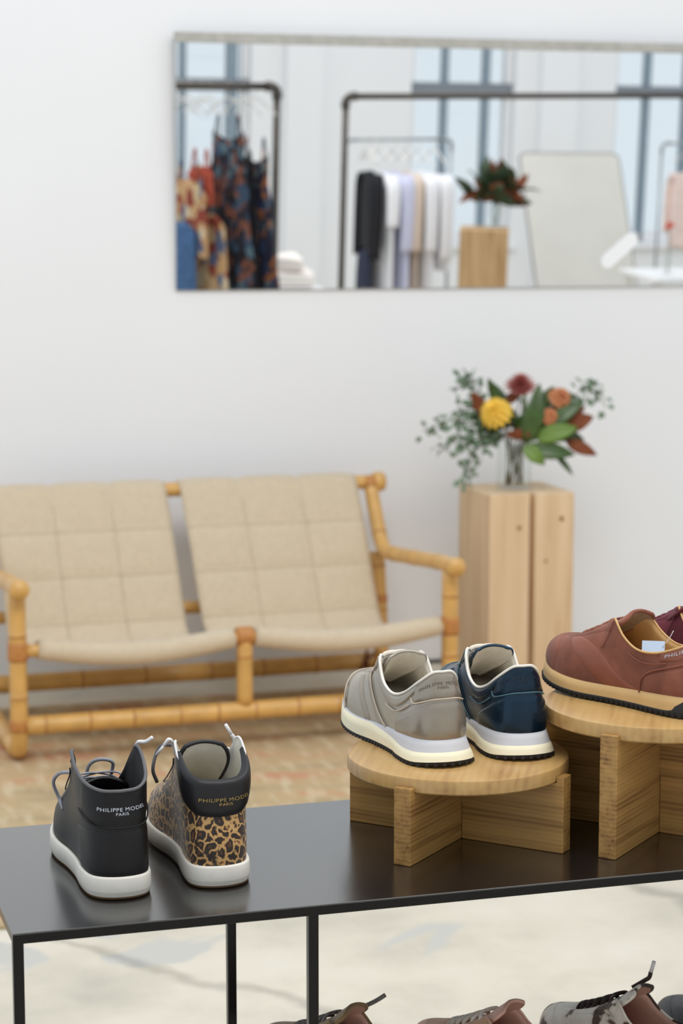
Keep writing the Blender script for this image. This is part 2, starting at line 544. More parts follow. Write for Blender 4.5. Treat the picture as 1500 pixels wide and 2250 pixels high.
riser('low round wooden riser carrying the silver and blue sneakers', 0.1544, 2.7696, RA1, 0.101, 0.0930, 0.0200, 0.158, 0.1468)
riser('tall round wooden riser under the brown suede sneaker', 0.4206, 2.7971, RA1 - 1, 0.1625, 0.1545, 0.0205, 0.158, 0.1500)
Z1 = BZ + 0.1130
Z2 = BZ + 0.1750

# ------------------------------------------------------------------ shoes
OUT = [(0, 0), (0.008, 0.050), (0.035, 0.092), (0.09, 0.117), (0.2, 0.124), (0.34, 0.120), (0.48, 0.132), (0.62, 0.160), (0.72, 0.170), (0.81, 0.160), (0.89, 0.130), (0.95, 0.088), (0.985, 0.045), (1.0, 0)]
def lerp_tab(tab, x):
    xs = [t[0] for t in tab]; ys = [t[1] for t in tab]
    return float(np.interp(x, xs, ys))
def herm(tab, x):
    """smooth interpolation of rows (x, a, b, c)"""
    n = len(tab)
    X = [t[0] for t in tab]
    i = max(0, min(n - 2, int(np.searchsorted(X, x) - 1)))
    def sl(j):
        if j == 0 or j == n - 1:
            k = 0 if j == 0 else n - 2
            return (np.array(tab[k + 1][1:]) - np.array(tab[k][1:])) / (X[k + 1] - X[k])
        return (np.array(tab[j + 1][1:]) - np.array(tab[j - 1][1:])) / (X[j + 1] - X[j - 1])
    h = X[i + 1] - X[i]
    t = (x - X[i]) / h
    p0, p1 = np.array(tab[i][1:], float), np.array(tab[i + 1][1:], float)
    m0, m1 = sl(i) * h, sl(i + 1) * h
    return (2 * t ** 3 - 3 * t * t + 1) * p0 + (t ** 3 - 2 * t * t + t) * m0 + (-2 * t ** 3 + 3 * t * t) * p1 + (t ** 3 - t * t) * m1

class Last:
    """the surface of a shoe upper: s runs round the footprint from the heel over the left side to the toe and back, v from sole to top line"""
    def __init__(self, L, top, feather, wid=1.0, bend=0.0, k1=None, a=None, b=None, bul=None, toe_h=0.9):
        self.L = L
        left = [(x * L, y * L * wid) for x, y in OUT]
        full = left + [(x, -y) for x, y in left[-2:0:-1]]
        C = catmull(full, 24, True)
        C = np.array([(c[0], c[1] + bend * L * math.sin(math.pi * min(1, max(0, c[0] / L))) - bend * L * 0.6 * c[0] / L) for c in C])
        d = np.r_[0, np.cumsum(np.linalg.norm(np.diff(np.vstack([C, C[:1]]), axis=0), axis=1))]
        self.per = d[-1]
        half = d[np.argmax(C[:, 0])]
        # s = 0.5 at the toe tip
        S = np.where(d[:-1] <= half, d[:-1] / half * 0.5, 0.5 + (d[:-1] - half) / (d[-1] - half) * 0.5)
        self.S = np.r_[S, 1.0]
        self.C = np.vstack([C, C[:1]])
        self.top, self.feather, self.bend = top, feather, bend
        self.k1 = k1 or [(0, 0.5), (0.2, 0.5), (0.35, 0.6), (0.5, toe_h)]
        self.a = a or [(0, 0.15), (0.15, 0.22), (0.25, 0.38), (0.35, 0.5), (0.5, 0.6)]
        self.b = b or [(0, 0.30), (0.15, 0.35), (0.25, 0.28), (0.35, 0.10), (0.5, -0.10)]
        self.bul = bul or [(0, 0.006), (0.1, 0.003), (0.25, 0.001), (0.4, 0.003), (0.5, 0.004)]
    def out(self, s):
        s = s % 1.0
        p = np.array([np.interp(s, self.S, self.C[:, 0]), np.interp(s, self.S, self.C[:, 1])])
        e = 0.004
        q0 = np.array([np.interp((s - e) % 1, self.S, self.C[:, 0]), np.interp((s - e) % 1, self.S, self.C[:, 1])])
        q1 = np.array([np.interp((s + e) % 1, self.S, self.C[:, 0]), np.interp((s + e) % 1, self.S, self.C[:, 1])])
        t = q1 - q0
        t /= (np.linalg.norm(t) + 1e-9)
        return p, np.array([-t[1], t[0]])
    def hs(self, s):
        s = s % 1.0
        return s if s <= 0.5 else 1.0 - s
    def T(self, s):
        h = self.hs(s)
        p = herm(self.top, h)
        if (s % 1.0) > 0.5:
            p = p * np.array([1, -1, 1])
        x = p[0] / self.L
        p = p + np.array([0, self.bend * self.L * math.sin(math.pi * min(1, max(0, x))) - self.bend * self.L * 0.6 * x, 0])
        return p
    def P(self, s, v):
        o, n = self.out(s)
        h_ = self.hs(s)
        B = np.array([o[0], o[1], self.feather(o[0] / self.L)])
        T = self.T(s)
        h = T[2] - B[2]
        N3 = np.array([n[0], n[1], 0])
        oh = np.array([B[0] - T[0], B[1] - T[1], 0])
        c1 = B + N3 * lerp_tab(self.bul, h_) + np.array([0, 0, h * lerp_tab(self.k1, h_)])
        c2 = T + oh * lerp_tab(self.a, h_) - np.array([0, 0, h * lerp_tab(self.b, h_)])
        w = 1 - v
        return w ** 3 * B + 3 * w * w * v * c1 + 3 * w * v * v * c2 + v ** 3 * T
    def Nn(self, s, v):
        e = 0.004
        v0, v1 = max(0, v - 0.02), min(1, v + 0.02)
        a = self.P(s + e, v) - self.P(s - e, v)
        b = self.P(s, v1) - self.P(s, v0)
        n = np.cross(b, a)
        l = np.linalg.norm(n)
        if l < 1e-12:
            return np.array([0, 0, 1.0])
        n = n / l
        # outward: away from the foot's core line
        p = self.P(s, v)
        core = np.array([min(max(p[0], 0.05), self.L * 0.75), 0, 0.03])
        return n if np.dot(n, p - core) > 0 else -n
    def O(self, s, v, off):
        return self.P(s, v) + self.Nn(s, v) * off

def shoe_upper(last, mat, lining_mat, parent, ns=112, nv=18, depth=0.22):
    V, Fc = [], []
    rows = [(v, 0.0) for v in np.linspace(0, 1, nv)]
    for v, o in rows:
        for i in range(ns):
            V.append(last.P(i / ns, v))
    for j in range(len(rows) - 1):
        for i in range(ns):
            i2 = (i + 1) % ns
            Fc.append((j * ns + i, j * ns + i2, (j + 1) * ns + i2, (j + 1) * ns + i))
    up = pmesh('upper', V, Fc, mat, parent)
    # lining: the same surface a little inside, with a floor for the foot
    V, Fc = [], []
    vr = list(np.linspace(1.0, depth, 12))
    for k, v in enumerate(vr):
        for i in range(ns):
            V.append(last.O(i / ns, v, -0.0042 if k else -0.0004))
    for j in range(len(vr) - 1):
        for i in range(ns):
            i2 = (i + 1) % ns
            Fc.append((j * ns + i, (j + 1) * ns + i, (j + 1) * ns + i2, j * ns + i2))
    ctr = np.mean(np.array(V[-ns:]), axis=0)
    pmesh('lining', V, Fc, lining_mat, parent)
    base = (len(vr) - 1) * ns
    IV = [V[base + i] for i in range(ns)] + [ctr]
    IF = [(i, (i + 1) % ns, ns) for i in range(ns)]
    pmesh('insole', IV, IF, lining_mat, parent)
    return up

def patch(name, last, fn, mat, parent, na=24, nb=8, off=0.0013):
    """a raised panel: fn(a, b) gives (s, v) for a, b in 0..1"""
    V, Fc = [], []
    for i in range(na + 1):
        for j in range(nb + 1):
            s, v = fn(i / na, j / nb)
            edge = i in (0, na) or j in (0, nb)
            V.append(last.O(s, v, 0.0002 if edge else off))
    # lift the row next to the border fully so that the panel has a crisp step
    for i in range(na):
        for j in range(nb):
            Fc.append((i * (nb + 1) + j, i * (nb + 1) + j + 1, (i + 1) * (nb + 1) + j + 1, (i + 1) * (nb + 1) + j))
    return pmesh(name, V, Fc, mat, parent)

def edge01(t, e=0.03):
    return t
def seam(name, last, sv, mat, parent, rad=0.0010, off=0.0022):
    pts = [last.O(s, v, off) for s, v in sv]
    return tube(name, pts, rad, mat, parent, 5)

def line_sv(pts, n=10):
    c = catmull([(p[0], p[1], 0) for p in pts], n)
    return [(q[0], q[1]) for q in c]

def shoe_text(last, body, size, s0, v0, mat, parent, off=0.0022, dv=0.0):
    V, Fc = text_geo(body, size)
    if len(V) == 0:
        return
    p0, p1 = last.P(s0, v0 - 0.05), last.P(s0, min(1, v0 + 0.05))
    hv = np.linalg.norm(p1 - p0) / (min(1, v0 + 0.05) - v0 + 0.05)
    q0, q1 = last.P(s0 - 0.02, v0), last.P(s0 + 0.02, v0)
    hs = np.linalg.norm(q1 - q0) / 0.04
    W = []
    for x, y, z in V:
        W.append(last.O(s0 - 1.15 * x / hs, min(0.99, v0 + y / hv), off))
    # subdivide long faces is not needed: glyph outlines are short
    return pmesh('lettering', W, Fc, mat, parent, smooth=False)

def ring_rows(name, last, rows, mat, parent, ns=112, cap_top=False, cap_bottom=False, srange=None):
    """rows: list of functions (s, x) -> (offset, z)"""
    V, Fc = [], []
    if srange is None:
        ss = [i / ns for i in range(ns)]
        closed = True
    else:
        ss = list(np.linspace(srange[0], srange[1], ns))
        closed = False
    n = len(ss)
    for f in rows:
        for s in ss:
            o, nn = last.out(s)
            off, z = f(s, o[0] / last.L)
            V.append((o[0] + nn[0] * off, o[1] + nn[1] * off, z))
    for j in range(len(rows) - 1):
        for i in range(n if closed else n - 1):
            i2 = (i + 1) % n
            Fc.append((j * n + i, j * n + i2, (j + 1) * n + i2, (j + 1) * n + i))
    def cap(row, flip):
        b = row * n
        # strip across the footprint
        for i in range(n // 2 - 1):
            q = [b + i + 1 - 1, b + i + 1, b + (n - i - 1) % n, b + (n - i) % n]
            q = list(dict.fromkeys(q))
            if len(q) >= 3:
                Fc.append(tuple(q if not flip else q[::-1]))
        i = n // 2 - 1
        q = list(dict.fromkeys([b + i, b + i + 1, b + (n - i) % n]))
        if len(q) >= 3:
            Fc.append(tuple(q if not flip else q[::-1]))
    if cap_bottom: cap(0, True)
    if cap_top: cap(len(rows) - 1, False)
    return pmesh(name, V, Fc, mat, parent)

def tongue(last, path, width, mat, lin_mat, parent, roll=0.004):
    """path: (x, z) from throat to tip; width: half widths"""
    C = catmull([(x, z, w) for (x, z), w in zip(path, width)], 6)
    n = len(C)
    V, Fc, V2 = [], [], []
    k = 9
    for i, (x, z, w) in enumerate(C):
        dx = C[min(i + 1, n - 1)][0] - C[max(i - 1, 0)][0]
        dz = C[min(i + 1, n - 1)][1] - C[max(i - 1, 0)][1]
        l = math.hypot(dx, dz) or 1
        nx, nz = dz / l, -dx / l            # towards the toe and up
        if nz < 0 and nx < 0: nx, nz = -nx, -nz
        yc = last.T(0.5)[1] * 0
        for j in range(k):
            t = -1 + 2 * j / (k - 1)
            sag = -0.35 * w * t * t
            V.append((x + nx * sag, yc + w * t, z + nz * sag))
            V2.append((x + nx * (sag - 0.005), yc + w * t * 0.96, z + nz * (sag - 0.005)))
    for i in range(n - 1):
        for j in range(k - 1):
            Fc.append((i * k + j, i * k + j + 1, (i + 1) * k + j + 1, (i + 1) * k + j))
    t = pmesh('tongue', V, Fc, mat, parent)
    pmesh('tongue_lining', V2, [f[::-1] for f in Fc], lin_mat, parent)
    rim = [V[i * k] for i in range(n)] + [V[(n - 1) * k + j] for j in range(1, k - 1)] + [V[i * k + k - 1] for i in range(n - 1, -1, -1)]
    rim2 = [V2[i * k] for i in range(n)] + [V2[(n - 1) * k + j] for j in range(1, k - 1)] + [V2[i * k + k - 1] for i in range(n - 1, -1, -1)]
    mid = [(np.array(a) + np.array(b)) / 2 for a, b in zip(rim, rim2)]
    tube('tongue_binding', mid, roll, mat, t, 6)
    return t

def laces(last, parent, mat, s0, s1, rows, v=0.93, rad=0.0022, lift=0.006, flat=0.5):
    parts = []
    S_ = np.linspace(s0, s1, rows)
    for i in range(rows):
        a = last.O(S_[i], v, 0.001)
        b = last.O(1 - (S_[i + 1] if i + 1 < rows else S_[i]), v, 0.001)
        c = last.O(1 - S_[i], v, 0.001)
        d = last.O(S_[i + 1] if i + 1 < rows else S_[i], v, 0.001)
        for p, q in ((a, b), (c, d)):
            mid = (p + q) / 2 + np.array([0.0, 0, lift])
            p_in = p + (q - p) * 0.0
            parts.append(tube_geo(catmull([p_in - np.array([0, 0, 0.003]), p_in * 0.8 + mid * 0.2 + np.array([0, 0, lift * 0.35]), mid, q * 0.8 + mid * 0.2 + np.array([0, 0, lift * 0.35]), q - np.array([0, 0, 0.003])], 4), rad, 6, flat=flat))
    V, Fc = merge(parts)
    return pmesh('laces', V, Fc, mat, parent)

def eyelets(last, parent, mat, s0, s1, rows, v=0.9, rad=0.0022):
    for side in (1, -1):
        for s in np.linspace(s0, s1, rows):
            ss = s if side > 0 else 1 - s
            c = last.O(ss, v, 0.0018)
            n = last.Nn(ss, v)
            t1 = last.P(ss + 0.004, v) - last.P(ss - 0.004, v); t1 /= np.linalg.norm(t1)
            t2 = np.cross(n, t1)
            ring = [c + rad * (math.cos(q) * t1 + math.sin(q) * t2) for q in np.linspace(0, 2 * math.pi, 10, endpoint=False)]
            tube('eyelet', ring, 0.0008, mat, parent, 5, closed=True)

def piping(last, parent, mat, s0, s1, rad=0.0016, name='collar_piping'):
    pts = [last.T(s) for s in np.linspace(s0, s1, 70)]
    return tube(name, pts, rad, mat, parent, 6)

def spring(x, amt, start=0.62):
    return amt * max(0.0, (x - start) / (1 - start)) ** 1.8

# lasts -----------------------------------------------------------
LR = 0.300
def runner_feather(x):
    t = min(1, max(0, x / 0.6)); t = t * t * (3 - 2 * t)
    return 0.0310 - 0.0055 * t + spring(x, 0.016)
RUN_TOP = [(0, 0.016, 0, 0.1205), (0.03, 0.018, 0.013, 0.1195), (0.07, 0.030, 0.0265, 0.1065), (0.12, 0.058, 0.0350, 0.0870), (0.17, 0.090, 0.0370, 0.0800), (0.215, 0.122, 0.0365, 0.0900),
           (0.25, 0.141, 0.0340, 0.1130), (0.266, 0.149, 0.0290, 0.1195), (0.29, 0.163, 0.0200, 0.1110), (0.36, 0.195, 0.0150, 0.0920), (0.43, 0.218, 0.0110, 0.0800), (0.475, 0.229, 0.0060, 0.0750), (0.5, 0.2315, 0, 0.0735)]

def runner(name, label, loc, yaw, mats, group, text=None, full=True, bend=0.02, wid=1.0, lift=0.0):
    t = thing(name, label, 'sneaker', loc, R(90 + yaw), group)
    la = Last(LR, RUN_TOP, runner_feather, wid, bend)
    um, lm, om, pm, lam = mats['upper'], mats['lining'], mats['overlay'], mats['piping'], mats['laces']
    shoe_upper(la, um, lm, t)
    zb = lambda x: spring(x, 0.015, 0.58) + 0.003 * max(0, 1 - x / 0.06)
    fl = lambda s: 0.010 * max(0, 1 - la.hs(s) / 0.14) ** 0.7
    OT = 0.0055
    zm = lambda x: zb(x) + OT + (runner_feather(x) - zb(x) - OT + 0.002) * (0.45 + 0.55 * min(1, max(0, (x - 0.14) / 0.36)) ** 1.2)
    ring_rows('outsole', la, [lambda s, x: (0.003 + fl(s), zb(x)), lambda s, x: (0.0055 + fl(s), zb(x) + 0.001), lambda s, x: (0.0055 + fl(s), zb(x) + OT)], mats['outsole'], t, cap_bottom=True)
    # rubber teeth along the outsole's edge
    parts = []
    nt_ = 84
    for i in range(nt_):
        s = i / nt_
        o, n = la.out(s)
        x = o[0] / la.L
        z = zb(x)
        tt = np.array([-n[1], n[0]])
        w = la.per / nt_ * 0.27
        offs = 0.0052 + fl(s)
        c = o + n * offs
        q = []
        for zz, ext in ((z + 0.0003, 0.0012), (z + OT - 0.0012, 0.0004)):
            for sg, e2 in ((-1, -0.002), (1, -0.002), (1, ext), (-1, ext)):
                p = c + tt * w * sg + n * e2
                q.append((p[0], p[1], zz))
        parts.append((q, [(0, 3, 2, 1), (4, 5, 6, 7), (0, 1, 5, 4), (1, 2, 6, 5), (2, 3, 7, 6), (3, 0, 4, 7)]))
    V, Fc = merge(parts)
    tag(pmesh('outsole_teeth', V, Fc, mats['outsole'], t, smooth=False), kind='stuff')
    ring_rows('midsole', la, [lambda s, x: (0.0055 + fl(s), zb(x) + OT), lambda s, x: (0.0050 + 0.8 * fl(s), (zb(x) + OT) * 0.5 + zm(x) * 0.5), lambda s, x: (0.0036 + 0.55 * fl(s), zm(x))], mats['midsole'], t, cap_top=True)
    ring_rows('heel_wedge', la, [lambda s, x: (0.0036 + 0.55 * fl(s), zm(x) - 0.0002), lambda s, x: (0.0028 + 0.25 * fl(s), zm(x) * 0.5 + (runner_feather(x) + 0.003) * 0.5), lambda s, x: (0.0016, runner_feather(x) + 0.003)], mats['wedge'], t, cap_top=True)
    piping(la, t, pm, -0.282, 0.282, 0.0020)
    if full:
        # overlays
        f2 = lambda p, q: (lambda a, b: p(a, b))
        patch('toe_overlay', la, lambda a, b: (0.365 + 0.27 * a, 0.01 + b * (0.20 + 0.42 * math.sin(math.pi * a) ** 0.8)), om, t, 40, 8, 0.0017)
        for sd in (1, -1):
            S_ = (lambda s, sd=sd: s if sd > 0 else 1 - s)
            patch('eyestay', la, lambda a, b: (S_(0.262 + 0.205 * a), 0.985 - b * (0.30 - 0.06 * a)), om, t, 24, 6, 0.0014)
            patch('side_stripe', la, lambda a, b: (S_(0.185 + 0.115 * a ** 0.9 + 0.034 * b * (1 - 0.5 * a)), 0.02 + 0.70 * a), om, t, 20, 4, 0.0019)
            patch('side_stripe', la, lambda a, b: (S_(0.255 + 0.075 * a + 0.020 * b), 0.02 + 0.62 * a), om, t, 20, 4, 0.0019)
            patch('collar_pad', la, lambda a, b: (S_(0.075 + 0.155 * a), 0.965 - b * (0.12 + 0.20 * math.sin(math.pi * a))), um, t, 24, 6, 0.0026)
            for sv in ([(0.362, 0.02), (0.385, 0.30), (0.42, 0.52), (0.47, 0.66), (0.5, 0.69)], [(0.19, 0.04), (0.235, 0.30), (0.285, 0.62), (0.30, 0.74)], [(0.262, 0.97), (0.27, 0.72), (0.30, 0.66)]):
                seam('stitching', la, line_sv([(S_(a), b) for a, b in sv]), mats['stitch'], t)
        patch('heel_counter', la, lambda a, b: ((-0.150 + 0.300 * a), 0.012 + b * (0.50 - 0.26 * abs(2 * a - 1) ** 2.5)), om, t, 44, 8, 0.0016)
        patch('heel_tab', la, lambda a, b: ((-0.082 + 0.164 * a), 0.57 + b * (0.415 - 0.06 * abs(2 * a - 1) ** 2)), om, t, 36, 8, 0.0022)
        seam('stitching', la, line_sv([(-0.088, 0.74), (-0.07, 0.57), (0.0, 0.55), (0.07, 0.57), (0.088, 0.74)]), mats['stitch'], t)
        seam('stitching', la, line_sv([(-0.19, 0.58), (-0.14, 0.52), (-0.09, 0.60)]), mats['stitch'], t)
        seam('stitching', la, line_sv([(0.19, 0.58), (0.14, 0.52), (0.09, 0.60)]), mats['stitch'], t)
    if text:
        shoe_text(la, 'PHILIPPE MODEL', 0.0064, 0.004, 0.775, text, t, 0.0034)
        shoe_text(la, 'PARIS', 0.0048, 0.004, 0.715, text, t, 0.0034)
    tongue(la, [(0.226, 0.071), (0.196, 0.088), (0.168, 0.104), (0.150, 0.118), (0.146, 0.124)], [0.010, 0.017, 0.024, 0.029, 0.022], um, lm, t, 0.0024)
    laces(la, t, lam, 0.284, 0.455, 7, 0.975, 0.0034, 0.009)
    return t, la

def dict_mats(**k):
    return k
M_cream_lin = plain('cream_lining', (214, 206, 190), 0.85, var=0.06, vscale=120)
M_white_pip = plain('white_piping', (236, 230, 218), 0.6, var=0.03)
M_cream_sole = plain('cream_foam', (240, 231, 200), 0.6, var=0.03)
M_lilac = plain('lilac_grey_foam', (204, 203, 206), 0.6, var=0.03)
M_rubber = plain('black_rubber', (28, 26, 25), 0.7)
M_silver = plain('pewter_leather', (168, 160, 146), 0.30, metal=0.45, var=0.10, vscale=22, bmp=0.08, bscale=260)
M_silver2 = plain('pewter_leather_panel', (158, 148, 134), 0.27, metal=0.5, var=0.16, vscale=18, bmp=0.08, bscale=260)
M_st_s = plain('pale_stitch', (206, 188, 168), 0.7)
M_blue = plain('petrol_leather', (26, 52, 72), 0.26, metal=0.45, var=0.25, vscale=14, bmp=0.08, bscale=260)
M_blue2 = plain('petrol_leather_panel', (20, 44, 62), 0.22, metal=0.5, var=0.3, vscale=14, bmp=0.06, bscale=260)
M_st_b = plain('petrol_stitch', (70, 104, 116), 0.7)
M_lace_c = plain('cream_lace', (232, 220, 204), 0.9, var=0.1, vscale=400, bmp=0.3, bscale=900)
M_txt_g = plain('grey_print', (92, 86, 80), 0.5)
M_txt_dk = plain('dark_print', (24, 38, 52), 0.5)

GRP1 = 'low sneakers with flared soles'
sil, la_run = runner('running_sneaker', 'silver grey leather sneaker with cream sole on the low riser', (0.1375, 2.700, Z1 + 0.0005), 21,
       dict_mats(upper=M_silver, overlay=M_silver2, lining=M_cream_lin, piping=M_white_pip, laces=M_lace_c, outsole=M_rubber, midsole=M_cream_sole, wedge=M_lilac, stitch=M_st_s), GRP1, M_txt_g)
blu, _ = runner('running_sneaker', 'metallic petrol blue leather sneaker beside the silver one', (0.2430, 2.735, Z1 + 0.0005), 15,
       dict_mats(upper=M_blue, overlay=M_blue2, lining=M_cream_lin, piping=M_white_pip, laces=M_lace_c, outsole=M_rubber, midsole=M_cream_sole, wedge=M_lilac, stitch=M_st_b), GRP1, M_txt_dk)

# high tops ---------------------------------------------------------
LH = 0.292
def cup_feather(x):
    return 0.0225 + spring(x, 0.010, 0.55) - 0.002 * math.sin(math.pi * min(1, max(0, x)))
HI_TOP = [(0, 0.014, 0, 0.1300), (0.05, 0.018, 0.022, 0.1315), (0.10, 0.036, 0.0365, 0.1375), (0.16, 0.066, 0.0425, 0.1490), (0.205, 0.092, 0.0425, 0.1610), (0.225, 0.102, 0.0400, 0.1630),
          (0.25, 0.114, 0.0370, 0.1540), (0.31, 0.148, 0.0300, 0.1180), (0.38, 0.184, 0.0220, 0.0900), (0.44, 0.206, 0.0140, 0.0770), (0.48, 0.215, 0.0060, 0.0720), (0.5, 0.2165, 0, 0.0710)]
HK1 = [(0, 0.35), (0.2, 0.4), (0.35, 0.6), (0.5, 0.9)]
HA = [(0, -0.02), (0.1, 0.02), (0.2, 0.12), (0.3, 0.35), (0.4, 0.5), (0.5, 0.6)]
HB = [(0, 0.34), (0.1, 0.34), (0.2, 0.34), (0.3, 0.16), (0.4, 0.05), (0.5, -0.10)]
HBU = [(0, 0.004), (0.1, 0.004), (0.25, 0.001), (0.4, 0.003), (0.5, 0.004)]

def cupsole(la, t, sole_m, out_m, hgt=cup_feather, lip=0.006):
    zb = lambda x: spring(x, 0.010, 0.60)
    ring_rows('outsole', la, [lambda s, x: (0.0005, zb(x)), lambda s, x: (0.0030, zb(x) + 0.0008), lambda s, x: (0.0034, zb(x) + 0.0035)], out_m, t, cap_bottom=True)
    ring_rows('sole', la, [lambda s, x: (0.0034, zb(x) + 0.0035), lambda s, x: (0.0050, zb(x) + 0.009), lambda s, x: (0.0052, hgt(x) * 0.45 + zb(x) * 0.55), lambda s, x: (0.0045, hgt(x) + lip - 0.003), lambda s, x: (0.0036, hgt(x) + lip - 0.0008), lambda s, x: (0.0022, hgt(x) + lip), lambda s, x: (-0.002, hgt(x) + lip - 0.002)], sole_m, t, cap_top=False)

def hightop(label, loc, yaw, um, om, cm, lm, sole_m, lace_m, text_m, pip_m, text_s, bend, style):
    t = thing('high_top_sneaker', label, 'sneaker', loc, R(90 + yaw), 'high top sneakers on the left end of the table')
    la = Last(LH, HI_TOP, cup_feather, 1.03, bend, HK1, HA, HB, HBU)
    shoe_upper(la, um, lm, t, depth=0.12)
    cupsole(la, t, sole_m, M_tan_out)
    piping(la, t, pip_m, -0.235, 0.235, 0.0022 if style == 'plain' else 0.0016)
    for sd in (1, -1):
        S_ = (lambda s, sd=sd: s if sd > 0 else 1 - s)
        patch('eyestay', la, lambda a, b: (S_(0.222 + 0.245 * a), 0.985 - b * (0.22 + 0.02 * a)), om, t, 28, 5, 0.0014)
        seam('stitching', la, line_sv([(S_(0.205), 0.86), (S_(0.24), 0.72), (S_(0.33), 0.70), (S_(0.46), 0.70)]), cm, t)
        eyelets(la, t, M_eyelet, 0.245, 0.44, 6, 0.90)
    patch('toe_cap', la, lambda a, b: (0.385 + 0.23 * a, 0.012 + b * (0.25 + 0.34 * math.sin(math.pi * a) ** 0.8)), om, t, 36, 8, 0.0010)
    if style == 'plain':
        patch('heel_panel', la, lambda a, b: ((-0.135 + 0.270 * a), 0.012 + b * (0.46 + 0.08 * math.sin(math.pi * a))), om, t, 36, 10, 0.0012)
        patch('heel_collar', la, lambda a, b: ((-0.125 + 0.250 * a), 0.62 + b * 0.36), om, t, 36, 8, 0.0013)
        seam('stitching', la, line_sv([(-0.13, 0.66), (-0.07, 0.60), (0, 0.59), (0.07, 0.60), (0.13, 0.66)]), cm, t)
    else:
        # padded leather collar round the heel
        V, Fc = [], []
        na, nb = 48, 12
        for i in range(na + 1):
            a = i / na
            s = -0.178 + 0.356 * a
            e = abs(2 * a - 1)
            vlo = 0.60 + 0.30 * e ** 3
            for j in range(nb + 1):
                b = j / nb
                v = vlo + (1.0 - vlo) * min(1, b / 0.8)
                puff = 0.0065 * math.sin(math.pi * min(1, b / 0.8) * 0.62 + 0.35) * (1 - e ** 4)
                if b <= 0.8:
                    p = la.O(s, v, 0.0006 if j == 0 else 0.001 + puff)
                else:
                    q = (b - 0.8) / 0.2
                    p = la.O(s, 1.0, (0.001 + puff) * (1 - q) - 0.006 * q) + np.array([0, 0, 0.004 * math.sin(math.pi * q) - 0.001])
                V.append(p)
        for i in range(na):
            for j in range(nb):
                Fc.append((i * (nb + 1) + j, i * (nb + 1) + j + 1, (i + 1) * (nb + 1) + j + 1, (i + 1) * (nb + 1) + j))
        pmesh('padded_collar', V, Fc, cm, t)
    off = 0.0030 if style == 'plain' else 0.0085
    shoe_text(la, 'PHILIPPE MODEL', 0.0064, text_s, 0.775, text_m, t, off)
    shoe_text(la, 'PARIS', 0.0050, text_s, 0.728, text_m, t, off)
    tp = [(0.212, 0.068), (0.176, 0.090), (0.142, 0.114), (0.118, 0.142), (0.112, 0.158)] if style != 'plain' else [(0.212, 0.068), (0.184, 0.082), (0.160, 0.096), (0.146, 0.108), (0.140, 0.116)]
    tongue(la, tp, [0.012, 0.022, 0.029, 0.033, 0.024], cm if style != 'plain' else om, lm, t, 0.0030)
    laces(la, t, lace_m, 0.262 if style != 'plain' else 0.315, 0.44, 6, 0.93, 0.0026, 0.008)
    return t, la

M_blk = plain('black_leather', (27, 25, 24), 0.42, spec=0.3, var=0.12, vscale=20, bmp=0.12, bscale=320)
M_blk2 = plain('black_leather_panel', (24, 22, 22), 0.40, spec=0.3, var=0.12, vscale=20, bmp=0.12, bscale=320)
M_grey_edge = plain('grey_leather_edge', (96, 94, 96), 0.5)
M_dk_lin = plain('black_lining', (30, 28, 28), 0.8)
M_bone = plain('bone_lining', (206, 200, 184), 0.8, var=0.07, vscale=60)
M_offw = plain('offwhite_rubber', (232, 226, 214), 0.55, var=0.04, vscale=60)
M_tan_out = plain('tan_outsole', (120, 92, 62), 0.7)
M_eyelet = plain('gunmetal', (70, 68, 66), 0.4, metal=0.8)
M_grey_lace = plain('grey_lace', (150, 150, 156), 0.9, bmp=0.3, bscale=900)
M_wht_lace = plain('white_lace', (232, 228, 226), 0.9, bmp=0.3, bscale=900)
M_txt_w = plain('white_print', (206, 210, 220), 0.5, var=0.0)
M_txt_gold = plain('gold_print', (168, 140, 76), 0.4, metal=0.3, var=0.0)
M_collar = plain('charcoal_collar', (30, 28, 30), 0.42, spec=0.35, var=0.1, bmp=0.1)

